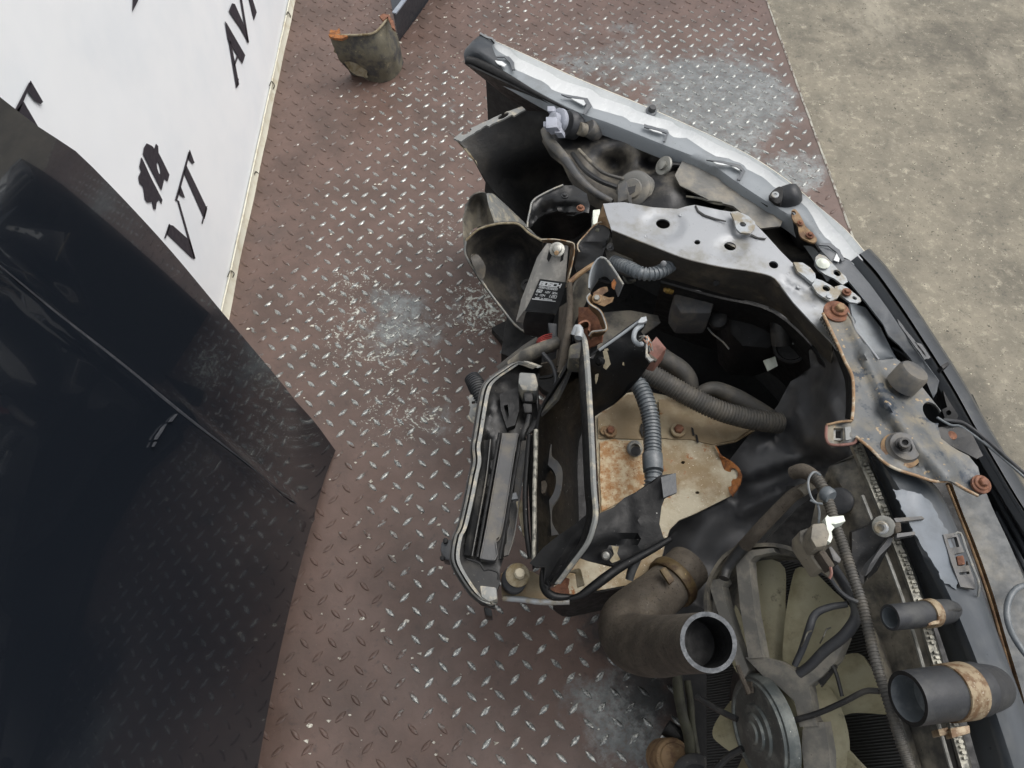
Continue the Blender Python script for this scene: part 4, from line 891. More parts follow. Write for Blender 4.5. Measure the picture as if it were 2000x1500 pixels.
bolt(car, 1654, 570, .504, 9, 'rust', name='screw')
loft('dark_gap', [[(1580, 500, .43), (1630, 545, .43), (1690, 620, .43), (1750, 700, .43)], [(1610, 490, .42), (1660, 540, .42), (1730, 640, .42), (1800, 740, .42)]], 'black_deep', car, n=10, t=.002)
plate('inner_panel', [(1660, 592, .45), (1690, 600, .45), (1720, 640, .45), (1745, 690, .45), (1760, 715, .45), (1730, 720, .44), (1690, 690, .45), (1668, 640, .46)], 'primer', car, t=.003, grid=16, dz=[ridge(1690, 670, 1740, 690, 14, .004)])
loft('inner_panel', [[(1740, 680, .43), (1765, 695, .44), (1790, 720, .445), (1815, 755, .45), (1825, 775, .45)], [(1755, 720, .40), (1780, 735, .41), (1800, 760, .42), (1815, 785, .42), (1822, 800, .42)]], 'trim', car, n=20, t=.003)

# ---- bolted corner bracket
cb_out = [(1607, 612, .535), (1610, 598, .535), (1622, 590, .535), (1640, 592, .535), (1656, 602, .535), (1667, 631, .536), (1691, 670, .538), (1718, 704, .54), (1750, 700, .54), (1780, 722, .54), (1795, 748, .541), (1822, 782, .543), (1838, 802, .545), (1832, 832, .549), (1838, 856, .551), (1856, 870, .552), (1872, 880, .552), (1892, 890, .552), (1910, 912, .552), (1914, 928, .552), (1930, 940, .552), (1928, 960, .552), (1912, 968, .552), (1890, 957, .553), (1857, 940, .556), (1825, 939, .557), (1787, 927, .558), (1750, 915, .558), (1725, 900, .557), (1700, 875, .556), (1685, 860, .555), (1672, 852, .553), (1666, 866, .550), (1626, 870, .548), (1614, 858, .548), (1614, 828, .548), (1664, 822, .550), (1667, 787, .548), (1665, 737, .545), (1650, 705, .541), (1635, 670, .538)]
corner = plate('corner_bracket', cb_out, 'bracket', car, t=.0028, grid=9, holes=[ell(1821, 806, 15, 24, -38), [(1628, 836), (1646, 836), (1646, 860), (1628, 860)], ell(1790, 906, 4.5, 3.5)],
               dz=[ridge(1690, 690, 1735, 790, 16, .010), ridge(1735, 790, 1850, 925, 26, .013), ridge(1660, 620, 1690, 690, 14, .006), ridge(1720, 800, 1800, 940, 12, -.004), ring(1760, 876, 34, 46, -.002), ridge(1640, 828, 1640, 868, 10, -.004)], sharp=60)
def edgeband(nm, pts, wd, mt, par, z0):
    loft(nm, [[(x, y, z+z0) for x, y, z in pts], [(x+wd[0], y+wd[1], z+z0-.006) for x, y, z in pts]], mt, par, n=40, t=.0015)
tube('bracket_edge', [(1607, 612, .537), (1635, 670, .54), (1650, 705, .543), (1665, 737, .547), (1667, 787, .55), (1664, 820, .552)], 3, 'bracket_edge', corner, n=40, seg=8)
tube('bracket_edge', [(1672, 853, .554), (1700, 876, .558), (1725, 901, .559), (1750, 916, .560), (1787, 928, .560), (1825, 940, .559), (1857, 941, .558), (1890, 958, .555), (1910, 968, .553)], 3, 'bracket_edge', corner, n=40, seg=8)
tube('bracket_edge', [(1614, 830, .55), (1640, 824, .551), (1664, 822, .552)], 2.5, 'rust_tan', corner, n=12, seg=8)
tube('bracket_edge', [(1614, 832, .55), (1614, 858, .55), (1626, 869, .55), (1666, 866, .552), (1674, 854, .553)], 3, 'brown_plastic', corner, n=24, seg=8)
tube('bracket_edge', [(1645, 598, .538), (1663, 622, .54), (1672, 645, .541), (1690, 668, .542), (1716, 702, .543)], 2.2, 'silver', corner, n=24, seg=8)
lathe('washer', (1634, 608, .538), UPV, [(25, -2), (25, 1), (22, 2), (20, 2)], 'rust', corner, seg=28)
bolt(corner, 1640, 604, .541, 16, 'rust', hm='rust_tan')
for k in range(14):                        # threaded edge of the plate stack
    prism('edge_tooth', [(1604+k*3.1, 618+k*5.4, .530), (1608+k*3.1, 616+k*5.4, .530), (1610+k*3.1, 619+k*5.4, .530), (1606+k*3.1, 621+k*5.4, .530)], (0, 0, -.006), 'aluminium', corner)
loft('bracket_skirt', [[(1604, 618, .53), (1635, 676, .533), (1650, 710, .536), (1664, 740, .54), (1666, 790, .544), (1664, 820, .545)], [(1602, 628, .49), (1628, 684, .49), (1640, 715, .49), (1650, 745, .49), (1652, 790, .49), (1650, 818, .49)]], 'black_deep', corner, n=30, t=.0025)
stopc = lathe('rubber_stop', (1768, 744, .553), (.35, .25, 1), [(30, -12), (30, 24), (26, 30), (10, 31)], 'grey_plastic', corner, seg=28)
grm = lathe('grommet', (1762, 876, .556), (.05, -.05, 1), [(34, -3), (34, 3), (31, 6), (30, 8), (29, 12), (18, 13), (14, 12), (14, 4)], 'grey_plastic', corner, seg=32)
lathe('grommet_rim', (1759, 880, .556), UPV, [(38, -2), (38, 1), (35, 3)], 'rust_tan', corner, seg=32)
lathe('grommet_bore', (1764, 868, .568), UPV, [(15, -2), (15, .6)], 'black_deep', corner, seg=20)
tube('grommet_sleeve', [(1764, 870, .565), (1768, 864, .577)], 10, 'grey_plastic', corner, n=4, seg=16, hollow=4)
lathe('washer', (1916, 946, .556), (.05, -.1, 1), [(19, -3), (19, 2), (16, 3)], 'rust', corner, seg=24)
bolt(corner, 1918, 943, .558, 15, 'rust', axis=(.1, -.1, 1))
prism('clip_nut', [(1650, 834, .552), (1662, 832, .552), (1664, 858, .552), (1652, 860, .552)], (0, 0, -.006), 'box_rim', corner, bev=.001)
plate('square_nut', [(1622, 834), (1636, 828), (1650, 832), (1650, 862), (1636, 866), (1622, 858)], 'box_rim', corner, z=.545, t=.003, holes=[[(1632, 840), (1644, 840), (1644, 856), (1632, 856)]])

# ---- radiator support, tank and crimp seam
ridge_p = [(1722, 905, .545), (1760, 972, .55), (1800, 1070, .55), (1858, 1180, .55), (1915, 1320, .55), (1965, 1470, .55), (1990, 1560, .55)]
right_p = [(1800, 935, .54), (1830, 960, .538), (1872, 1050, .536), (1908, 1140, .535), (1952, 1262, .534), (2010, 1420, .533), (2050, 1530, .533)]
left_p = [(1700, 892, .51), (1738, 985, .51), (1772, 1075, .51), (1818, 1190, .51), (1868, 1340, .51), (1905, 1470, .51), (1935, 1570, .51)]
tank = loft('radiator_cradle', [left_p, [tuple(.45*a+.55*b_ for a, b_ in zip(p, q)) for p, q in zip(left_p, ridge_p)], ridge_p, [tuple(.6*a+.4*b_ for a, b_ in zip(p, q)) for p, q in zip(ridge_p, right_p)], right_p, [(x+6, y, z-.02) for x, y, z in right_p]], 'cradle', car, n=50, t=.003, sub=3, sharp=60)
plate('cradle_highlight', [(1742, 955, .5535), (1762, 958, .554), (1800, 966, .552), (1822, 982, .548), (1835, 1010, .546), (1856, 1050, .545), (1880, 1110, .543), (1868, 1150, .548), (1846, 1140, .552), (1815, 1085, .554), (1785, 1040, .555), (1765, 1000, .555)], 'cradle_sheen', tank, t=.001, grid=18, jag=2.5)  # reflection on the glossy cradle, painted as a paler sheet
plate('wire_frame_clip', [(1842, 1044, .548), (1868, 1040, .547), (1882, 1075, .547), (1902, 1130, .546), (1906, 1150, .546), (1876, 1146, .548), (1858, 1098, .549)], 'grey_plastic', tank, t=.004, holes=[[(1850, 1052), (1868, 1048), (1874, 1068), (1856, 1070)], [(1864, 1082), (1884, 1078), (1892, 1104), (1870, 1106)], [(1873, 1118), (1893, 1116), (1894, 1121), (1874, 1123)]])
prism('clip_nut', [(1868, 1086, .546), (1882, 1084, .546), (1886, 1102, .546), (1872, 1104, .546)], (0, 0, -.006), 'rust', tank, bev=.001)
tube('clip_wire', [(1864, 1044, .553), (1876, 1040, .555), (1886, 1070, .555), (1902, 1112, .554), (1912, 1140, .55), (1910, 1165, .54)], 2.4, 'box_rim', tank, n=20, seg=6)
cr_l = [(1672, 868, .525), (1690, 910, .527), (1712, 960, .528), (1740, 1030, .528), (1768, 1100, .528), (1793, 1170, .528), (1815, 1240, .528), (1838, 1320, .528), (1862, 1410, .528), (1892, 1515, .528)]
rad = loft('radiator_seam', [[(x-13, y+4, z-.006) for x, y, z in cr_l], [(x-8, y+2, z) for x, y, z in cr_l], [(x+6, y-2, z+.001) for x, y, z in cr_l], [(x+11, y-4, z-.008) for x, y, z in cr_l]], ['aluminium', 'crimp', 'aluminium'], car, n=60, t=.002, fmrow=[0, 1, 2])
cc = cat([P(*p) for p in cr_l], 74)
for k in range(1, 73):
    a = cc[k]; d = (cc[k+1]-cc[k-1]).normalized() if k < 73 else (cc[k]-cc[k-1]).normalized(); sd_ = d.cross(UPV).normalized(); s = ppm(a)
    q = [a+d*s*2.6*i+sd_*s*4.2*j+UPV*.0032+UPV*.0006*random.random() for i, j in ((-1, -1), (1, -1), (1, 1), (-1, 1))]
    if k % 11 != 5: prism('crimp_tab', q, (0, 0, -.004), 'crimp', rad)
tube('tank_bead', [(x-28, y+8, z+.001) for x, y, z in cr_l[2:]], 4, 'aluminium', car, n=50, seg=8)
# fan shroud skin beside the seam
FN = Vector((-.975, -.12, .18)).normalized()
FC = P(1486, 1428, .385)
FM = FN.copy()                           # the motor face; the shroud frame lies flatter
FN = Vector((-.72, -.09, .69)).normalized()
plate('fan_shroud', [(1598, 960, .46), (1620, 910, .50), (1672, 890, .515), (1694, 940, .52), (1722, 1010, .52), (1750, 1080, .52), (1776, 1150, .52), (1800, 1230, .52), (1825, 1320, .52), (1846, 1400, .52), (1872, 1510, .52), (1800, 1520, .48), (1772, 1430, .478), (1745, 1350, .476), (1722, 1280, .474), (1700, 1225, .47), (1672, 1180, .465), (1640, 1140, .46), (1600, 1108, .45), (1572, 1090, .445), (1585, 1020, .45)], 'dusty_plastic', car, t=.003, grid=15, dz=[ridge(1640, 940, 1690, 1060, 16, .008), ridge(1760, 1150, 1830, 1420, 12, .006), ridge(1700, 1140, 1770, 1380, 8, -.004)], sharp=60)
lathe('shroud_boss', (1640, 978, .5), (-.5, -.2, .8), [(26, -4), (26, 2), (20, 6), (8, 6)], 'rubber_black', car, seg=24)
ringp = [(1400, 1240), (1392, 1180), (1398, 1140), (1420, 1100), (1450, 1078), (1510, 1070), (1560, 1080), (1600, 1104), (1640, 1142), (1676, 1190), (1704, 1240), (1728, 1300), (1750, 1370), (1776, 1450), (1800, 1530)]
loft('shroud_ring', [[PP(x, y, FC+FN*.0, FN)+FN*.012 for x, y in ringp], [PP(x, y, FC, FN) for x, y in ringp], [PP(x-(x-1560)*.035, y-(y-1400)*.035, FC, FN)-FN*.002 for x, y in ringp], [PP(x-(x-1560)*.04, y-(y-1400)*.04, FC, FN)-FN*.05 for x, y in ringp]], 'dusty_plastic', car, n=60, t=.004)
# fan
def fp(off=0.0): return (FC+FN*off, FN)
fan = car
B1 = [(1465, 1101), (1480, 1092), (1497, 1090), (1520, 1098), (1527, 1120), (1526, 1200), (1536, 1250), (1533, 1300), (1490, 1292), (1477, 1200)]
B2 = [(1555, 1112), (1575, 1110), (1596, 1120), (1618, 1150), (1636, 1186), (1620, 1230), (1590, 1270), (1560, 1300), (1533, 1300), (1536, 1230), (1544, 1160)]
B3 = [(1640, 1284), (1664, 1276), (1690, 1282), (1712, 1328), (1732, 1402), (1690, 1398), (1643, 1394), (1596, 1412), (1570, 1400), (1562, 1330), (1590, 1300)]
B4 = [(1580, 1400), (1604, 1412), (1640, 1446), (1672, 1480), (1700, 1540), (1620, 1560), (1570, 1500), (1566, 1430)]
B5 = [(1412, 1180), (1428, 1176), (1445, 1210), (1470, 1290), (1450, 1320), (1430, 1280)]
B6 = [(1418, 1352), (1436, 1340), (1452, 1380), (1440, 1470), (1404, 1450), (1396, 1430), (1408, 1390)]
B7 = [(1420, 1500), (1450, 1480), (1500, 1540), (1460, 1600), (1400, 1580)]
for k, B in enumerate((B1, B2, B3, B4, B5, B6, B7)):
    cx = sum(p[0] for p in B)/len(B); cy = sum(p[1] for p in B)/len(B)
    ax, ay = (cx-1495), (cy-1420); L = math.hypot(ax, ay); tx, ty = -ay/L, ax/L
    plate('fan_blade', B, 'fan_plastic', car, plane=fp(-.035), t=.003, grid=12, sm=40, dz=[lambda x, y, cx=cx, cy=cy, tx=tx, ty=ty: -.00035*((x-cx)*tx+(y-cy)*ty)-.000006*((x-cx)*tx+(y-cy)*ty)**2])
lathe('fan_hub', FC-FM*.034, FM, [(.05, -.03), (.05, .008), (.046, .014), (.03, .016)], 'fan_plastic', car, px=False, seg=40)
motor = lathe('fan_motor', FC, FM, [(.054, -.009), (.054, -.003), (.052, .002), (.0495, .0025), (.0485, .005), (.045, .0055), (.0435, .0035), (.027, .004), (.0255, .0065), (.0185, .0068), (.0175, .0095), (.0115, .010), (.0105, .0115), (.004, .012)], 'motor', car, px=False, seg=48, sharp=30)
prism('motor_tag', [PP(1466, 1330, FC, FM)+FM*.006, PP(1478, 1330, FC, FM)+FM*.006, PP(1482, 1352, FC, FM)+FM*.008, PP(1470, 1356, FC, FM)+FM*.008], FM*-.003, 'rubber', motor)
plate('motor_plate', [(1428, 1330), (1452, 1290), (1500, 1310), (1548, 1350), (1572, 1420), (1580, 1500), (1560, 1540), (1440, 1560), (1424, 1440)], 'black_plastic', car, plane=(FC-FM*.03, FM), t=.012, sm=40)
# shroud struts
def strut(nm, L, mt='dusty_plastic', off=.004, vec=.014): return plate(nm, L, mt, car, plane=fp(off), vec=-FN*vec)
strut('shroud_strut', [(1436, 1090), (1444, 1078), (1470, 1074), (1510, 1070), (1512, 1078), (1474, 1086), (1464, 1096), (1466, 1130), (1474, 1200), (1490, 1284), (1462, 1286), (1446, 1190)], 'strut', .012)
strut('shroud_strut', [(1386, 1146), (1392, 1132), (1414, 1130), (1416, 1138), (1410, 1146), (1418, 1180), (1440, 1250), (1462, 1310), (1450, 1330), (1424, 1262), (1400, 1190)], 'strut', .008)
strut('shroud_strut', [(1456, 1284), (1476, 1280), (1520, 1292), (1560, 1316), (1590, 1306), (1618, 1280), (1640, 1240), (1652, 1246), (1634, 1290), (1604, 1322), (1580, 1340), (1590, 1400), (1598, 1418), (1562, 1420), (1552, 1370), (1520, 1340), (1490, 1320)], 'strut', .010)
strut('shroud_strut', [(1568, 1412), (1610, 1410), (1620, 1470), (1622, 1560), (1576, 1560), (1566, 1460)], 'strut', .008)
tube('shroud_spoke', [PP(1562, 1406, FC, FN)+FN*.012, PP(1610, 1392, FC, FN)+FN*.012, PP(1660, 1370, FC, FN)+FN*.012, PP(1700, 1350, FC, FN)+FN*.012, PP(1728, 1350, FC, FN)+FN*.012], 6, 'black_plastic', car, n=20, seg=8)
tube('shroud_spoke', [PP(1360, 1360, FC, FN), PP(1400, 1385, FC, FN), PP(1440, 1405, FC, FN)], 6, 'black_plastic', car, n=10, seg=8)
tube('shroud_spoke', [PP(1380, 1520, FC, FN), PP(1420, 1480, FC, FN), PP(1450, 1462, FC, FN)], 7, 'black_plastic', car, n=10, seg=8)
tube('shroud_spoke', [PP(1614, 1272, FC, FN)+FN*.008, PP(1638, 1310, FC, FN)+FN*.008, PP(1652, 1360, FC, FN)+FN*.008], 4, 'black_plastic', car, n=12, seg=8)
plate('cable_cage', [(1592, 1320), (1626, 1290), (1634, 1304), (1604, 1342)], 'black_plastic', car, plane=fp(.006), t=.003, holes=[[(1604, 1316), (1614, 1306), (1619, 1313), (1608, 1325)]])
# radiator core behind the fan
plate('radiator_core', [(1560, 1100), (1640, 1140), (1700, 1240), (1750, 1370), (1790, 1540), (1560, 1600), (1380, 1580), (1380, 1150), (1450, 1080)], 'radiator_core', car, plane=fp(-.085), t=.02)
# loose loop of motor cable
tube('motor_cable', [(1628, 1108, .52), (1648, 1140, .53), (1668, 1172, .535), (1672, 1205, .53), (1650, 1240, .52), (1612, 1270, .505), (1582, 1300, .49), (1560, 1316, .48)], [10, 10, 11, 12, 11, 10, 9], 'rubber_black', car, n=44, seg=12)
tube('motor_cable', [(1655, 1180, .53), (1620, 1186, .525), (1592, 1200, .52), (1580, 1230, .515), (1566, 1270, .50), (1552, 1300, .49)], [6, 7, 8, 7, 6], 'rubber_black', car, n=36, seg=10)
for x, y in ((1571, 1248), (1608, 1242)):
    tube('cable_tie', [(x-6, y+14, .52), (x, y+2, .53), (x+6, y-12, .53), (x+14, y-16, .52)], 1.6, 'wire_dark', car, n=10, seg=6)
# harness along the shroud
tube('wiring_harness', [(1592, 928, .545), (1606, 950, .548), (1620, 985, .548), (1630, 1020, .548), (1648, 1070, .548), (1664, 1120, .548), (1684, 1180, .548), (1698, 1240, .548), (1712, 1300, .548), (1735, 1370, .548), (1756, 1440, .548), (1785, 1520, .548)], 11, 'conduit', car, n=70, seg=12, corr=(6.5, .14))
tube('coolant_hose', [(1548, 924, .52), (1568, 920, .53), (1590, 932, .535), (1604, 950, .535), (1612, 972, .53)], [13, 15, 14, 10, 9], 'rubber', car, n=24, seg=14)
tube('coolant_hose', [(1455, 1066, .44), (1478, 1040, .46), (1512, 1004, .48), (1548, 968, .5), (1570, 956, .51)], [13, 13, 13, 12], 'rubber', car, n=24, seg=14)
tube('coolant_hose', [(1414, 1130, .42), (1420, 1110, .42), (1438, 1084, .43), (1456, 1064, .44)], [10, 11, 12, 13], 'black_plastic', car, n=16, seg=12)
tube('hose_joint', [(1564, 962, .512), (1580, 950, .515), (1594, 940, .52)], 10, 'dusty_plastic', car, n=8, seg=12)
lathe('tape_wrap', (1616, 966, .552), (.3, -.6, .3), [(13, -10), (16, -6), (16, 6), (13, 10)], 'conduit_grey', car, seg=16)
tube('zip_tie', [(1602, 928, .562), (1590, 922, .566), (1580, 934, .568), (1579, 952, .568), (1586, 974, .566), (1596, 984, .564), (1600, 1000, .56), (1599, 1022, .555)], 2.4, 'conduit_grey', car, n=40, seg=6)
tube('zip_tie', [(1582, 977, .567), (1594, 982, .567), (1606, 984, .566)], 2, 'conduit_grey', car, n=6, seg=6)
clipw = prism('harness_clip', [(1612, 1010, .565), (1648, 1006, .565), (1652, 1018, .565), (1632, 1024, .565), (1618, 1022, .565)], (0, 0, -.02), 'white_plastic', car, bev=.001)
plate('clip_comb', [(1612, 1012), (1616, 1006), (1622, 1012), (1624, 1024), (1630, 1030), (1624, 1038), (1626, 1050), (1622, 1060), (1616, 1056), (1616, 1036)], 'white_plastic', car, z=.569, t=.006)
prism('harness_connector', [(1586, 1022, .572), (1612, 1020, .572), (1622, 1042, .572), (1616, 1066, .568), (1594, 1070, .568), (1584, 1050, .572)], (0, 0, -.025), 'dusty_plastic', car, bev=.003)
prism('connector_shell', [(1562, 1036, .55), (1580, 1030, .552), (1616, 1094, .545), (1612, 1112, .54), (1600, 1112, .54), (1562, 1056, .548)], (0, 0, -.025), 'dusty_plastic', car, bev=.002)
prism('connector_shell', [(1618, 1068, .55), (1624, 1066, .55), (1644, 1092, .55), (1640, 1100, .55), (1628, 1094, .55)], (0, 0, -.018), 'grey_plastic', car, bev=.0015)
prism('connector_plug', [(1598, 1076, .558), (1612, 1074, .558), (1632, 1104, .552), (1622, 1112, .552)], (0, 0, -.015), 'rubber', car, bev=.002)
tube('wire', [(1622, 1108, .552), (1624, 1120, .552), (1620, 1130, .55)], 3, 'brown_plastic', car, n=8, seg=6)
# fan bracket arm and its bolt
plate('shroud_arm', [(1664, 1040, .535), (1700, 1026, .54), (1712, 1012, .545), (1734, 1010, .546), (1746, 1026, .545), (1742, 1054, .54), (1716, 1080, .53), (1700, 1110, .52), (1688, 1140, .515), (1676, 1140, .515), (1664, 1090, .525)], 'black_plastic', car, t=.008, grid=14, dz=[ridge(1735, 1060, 1690, 1130, 10, .006)])
plate('shroud_arm_rib', [(1738, 1048, .548), (1746, 1044, .548), (1740, 1064, .545), (1720, 1084, .54), (1700, 1116, .53), (1690, 1126, .53), (1698, 1104, .535), (1714, 1078, .54)], 'grey_plastic', car, t=.006)
lathe('washer', (1726, 1028, .554), (-.55, -.3, .7), [(21, -2), (21, 1), (18, 2)], 'aluminium', car, seg=24)
lathe('bolt_head', (1722, 1030, .557), (-.55, -.3, .7), [(13, 0), (13, 11), (11, 13), (7, 13), (6, 8)], 'bright_zinc', car, seg=20)
prism('cradle_tab', [(1746, 1012, .56), (1800, 1008, .556), (1806, 1013, .556), (1750, 1020, .56)], (0, 0, -.006), 'grey_plastic', car)
prism('cradle_tab', [(1752, 1042, .56), (1786, 1038, .558), (1788, 1044, .558), (1752, 1050, .56)], (0, 0, -.006), 'grey_plastic', car)
prism('cradle_block', [(1746, 1020, .56), (1760, 1018, .56), (1762, 1038, .56), (1750, 1042, .56)], (0, 0, -.015), 'rubber', car, bev=.002)
# hose stubs on the radiator
stub1 = tube('hose_stub', [(1738, 1206, .578), (1780, 1202, .572), (1830, 1196, .562)], 25, 'rubber_black', car, n=10, seg=26, hollow=5, inmat=('rubber_black', 'conduit_grey'), deep=.02)
tube('hose_clamp', [(1808, 1199, .567), (1822, 1197, .564)], 27.5, 'clamp', stub1, n=4, seg=26)
prism('clamp_screw', [(1812, 1214, .575), (1836, 1210, .575), (1836, 1218, .575), (1814, 1222, .575)], (0, 0, -.012), 'clamp', stub1, bev=.001)
tube('spigot', [(1822, 1197, .563), (1840, 1195, .555), (1856, 1193, .540)], [24, 24, 22], 'rubber_black', stub1, n=10, seg=20)
prism('spigot_fin', [(1846, 1190, .572), (1878, 1187, .558), (1880, 1192, .558), (1846, 1197, .572)], (0, 0, -.02), 'black_plastic', stub1, bev=.001)
stub2 = tube('hose_stub', [(1772, 1364, .585), (1830, 1356, .578), (1905, 1346, .562)], 51, 'rubber_black', car, n=12, seg=36, hollow=8, inmat=('black_deep', 'conduit_grey'), deep=.022)
tube('hose_clamp', [(1848, 1354, .575), (1884, 1349, .567)], 54, 'clamp', stub2, n=5, seg=36)
prism('clamp_screw', [(1832, 1424, .57), (1852, 1420, .57), (1856, 1434, .57), (1836, 1438, .57)], (0, 0, -.012), 'clamp', stub2, bev=.001)
prism('clamp_screw', [(1856, 1422, .575), (1894, 1416, .575), (1896, 1432, .575), (1860, 1442, .575)], (0, 0, -.010), 'clamp', stub2, bev=.001)
tube('spigot', [(1898, 1348, .563), (1918, 1345, .552), (1936, 1343, .535)], [47, 46, 42], 'rubber_black', stub2, n=10, seg=28)
prism('spigot_fin', [(1920, 1342, .580), (1970, 1336, .56), (1974, 1342, .56), (1920, 1352, .580)], (0, 0, -.02), 'black_plastic', stub2, bev=.001)
# upper cross member and the dark gap beside it
loft('cross_member', [[(1846, 945, .50), (1868, 1000, .50), (1895, 1070, .50), (1925, 1160, .50), (1952, 1250, .50), (1975, 1340, .50), (1995, 1430, .50)], [(1858, 940, .512), (1880, 1000, .512), (1908, 1070, .512), (1940, 1160, .512), (1966, 1250, .512), (1990, 1330, .512), (2015, 1420, .512)], [(1925, 960, .512), (1942, 1000, .512), (1975, 1070, .512), (2012, 1160, .512), (2050, 1250, .512), (2080, 1330, .512), (2110, 1420, .512)]], ['rust_tan', 'member'], car, n=40, t=.003, fmrow=[0, 1])
lathe('hole_grommet', (1966, 1090, .511), UPV, [(9, -1), (9, .8), (5, 1)], 'black_deep', car, seg=18)
tube('member_lip', [(1850, 948, .508), (1872, 1002, .508), (1900, 1075, .508), (1931, 1163, .508), (1957, 1252, .508), (1980, 1335, .508)], 2.5, 'rust_tan', car, n=40, seg=6)
tube('latch_wire', [(2020, 1140, .53), (1985, 1150, .533), (1968, 1180, .533), (1970, 1220, .533), (1990, 1260, .53), (2030, 1310, .53)], 6, 'conduit_grey', car, n=30, seg=10)
loft('gap_floor', [[(1820, 940, .44), (1880, 1080, .44), (1940, 1250, .44), (2000, 1450, .44)], [(1870, 930, .44), (1930, 1080, .44), (1990, 1250, .44), (2050, 1450, .44)]], 'black_deep', car, n=10, t=.002)

# ---- splash shield behind the radiator
sh = [(1436, 884, .345), (1460, 852, .355), (1490, 830, .36), (1520, 790, .37), (1544, 745, .385), (1583, 718, .40), (1580, 684, .42), (1606, 640, .47), (1630, 676, .475), (1655, 722, .475), (1660, 780, .475), (1656, 830, .47), (1660, 880, .46), (1680, 900, .45), (1640, 930, .42), (1600, 960, .39), (1560, 990, .36), (1500, 1050, .32), (1440, 1110, .30), (1380, 1190, .28), (1310, 1170, .27), (1295, 1060, .275), (1330, 1000, .29), (1400, 930, .32)]
plate('splash_shield', sh, 'shield', car, t=.003, grid=12, dz=[ridge(1500, 830, 1600, 900, 26, -.012), ridge(1560, 770, 1570, 860, 18, .012), ridge(1440, 960, 1600, 905, 22, -.022), ridge(1330, 1010, 1540, 925, 14, .006), ridge(1590, 720, 1640, 830, 16, .010), ridge(1480, 880, 1560, 800, 10, .008), ridge(1450, 1000, 1560, 940, 12, .01), lambda x, y: .004*noise.noise(Vector((x*.012, y*.016, 5)))], sharp=75)
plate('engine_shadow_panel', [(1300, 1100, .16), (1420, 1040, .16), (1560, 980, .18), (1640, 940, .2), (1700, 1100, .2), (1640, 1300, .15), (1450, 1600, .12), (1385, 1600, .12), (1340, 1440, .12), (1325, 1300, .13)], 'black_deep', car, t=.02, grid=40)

# ---- frame rail top (white paint going to rust), its bolts and conduits
railp = [(1162, 812, .345), (1200, 790, .345), (1224, 768, .345), (1250, 762, .345), (1300, 772, .345), (1370, 800, .345), (1440, 820, .345), (1480, 838, .345), (1440, 862, .345), (1396, 870, .345), (1404, 886, .348), (1412, 896, .350), (1428, 902, .352), (1446, 918, .355), (1448, 934, .355), (1440, 952, .354), (1428, 968, .350), (1396, 984, .346), (1360, 1002, .342), (1326, 1016, .338), (1308, 1034, .335), (1300, 1060, .332), (1282, 1130, .328), (1240, 1140, .328), (1100, 1166, .328), (1080, 1150, .33), (1090, 1120, .332), (1170, 1060, .335), (1172, 1000, .34), (1166, 900, .343)]
railz = zfit(railp)
rail = plate('frame_rail', railp, 'rail', car, t=.004, grid=13, holes=[ell(1334, 903, 4, 3), ell(1362, 962, 4, 3)], dz=[lambda x, y: -.004 if (y < 858-.05*(x-1165)) else 0, ridge(1290, 888, 1400, 888, 4, .002), ridge(1330, 955, 1400, 955, 16, .003)], sharp=50)
rust_patch = plate('rust_patch', [(1172, 862), (1200, 858), (1250, 864), (1268, 880), (1262, 900), (1264, 950), (1250, 960), (1220, 976), (1176, 998), (1171, 930)], 'rail_rust', rail, z=lambda x, y: railz(x, y)+.0022, t=.0018, jag=1, grid=16)
plate('dirty_shelf', [(1168, 812), (1200, 792), (1226, 770), (1252, 772), (1262, 800), (1262, 850), (1258, 858), (1200, 856), (1168, 856)], 'rail_dirty', rail, z=lambda x, y: railz(x, y)+.002, t=.0015, grid=16, jag=.6)
plate('dirty_shelf', [(1286, 780), (1330, 786), (1400, 812), (1470, 836), (1436, 858), (1392, 868), (1372, 864), (1350, 858), (1292, 856)], 'rail_dirty', rail, z=lambda x, y: railz(x, y)+.002, t=.0015, grid=16, jag=.6)
plate('rail_tab', [(1396, 868, .352), (1402, 876, .355), (1410, 892, .356), (1428, 900, .358), (1444, 914, .36), (1450, 928, .36), (1446, 944, .359), (1430, 968, .354), (1424, 960, .352), (1420, 930, .350), (1408, 900, .350)], 'orange_rust', rail, t=.003, holes=[ell(1434, 925, 7, 11, -10)], jag=.6)
gr = lathe('rail_grommet', (1240, 876, .350), (.0, -.25, 1), [(16, -2), (16, 2), (13, 5), (9, 5), (8.5, -2)], 'box_rim', rail, seg=24)
lathe('grommet_bore', (1242, 881, .356), (.0, -.25, 1), [(9.5, -1), (9.5, .6)], 'black_deep', rail, seg=18)
bolt(rail, 1192, 842, .352, 13, 'rust_tan', hm='rust'); bolt(rail, 1325, 840, .352, 15, 'rail_dirty', hm='rust')
lathe('washer', (1182, 841, .350), UPV, [(10, -1), (10, 1), (8, 2)], 'rust_tan', rail, seg=18)
for x, y in ((1352, 842), (1360, 856)):
    plate('rail_slot', [(x-2, y-8), (x+2, y-6), (x+5, y+8), (x+1, y+9)], 'black_deep', rail, z=railz(x, y)+.004, t=.0006)
plate('rail_notch', [(1252, 828), (1260, 826), (1258, 840), (1264, 852), (1256, 854), (1250, 842)], 'black_deep', rail, z=railz(1256, 840)+.0045, t=.0006)
loft('rail_side', [[(1080, 1158, .328), (1100, 1168, .326), (1160, 1158, .326), (1240, 1143, .326), (1284, 1133, .326), (1298, 1070, .33)], [(1080, 1190, .25), (1105, 1205, .25), (1160, 1195, .25), (1235, 1180, .25), (1270, 1165, .25), (1285, 1110, .25)]], 'black_deep', car, n=24, t=.003)
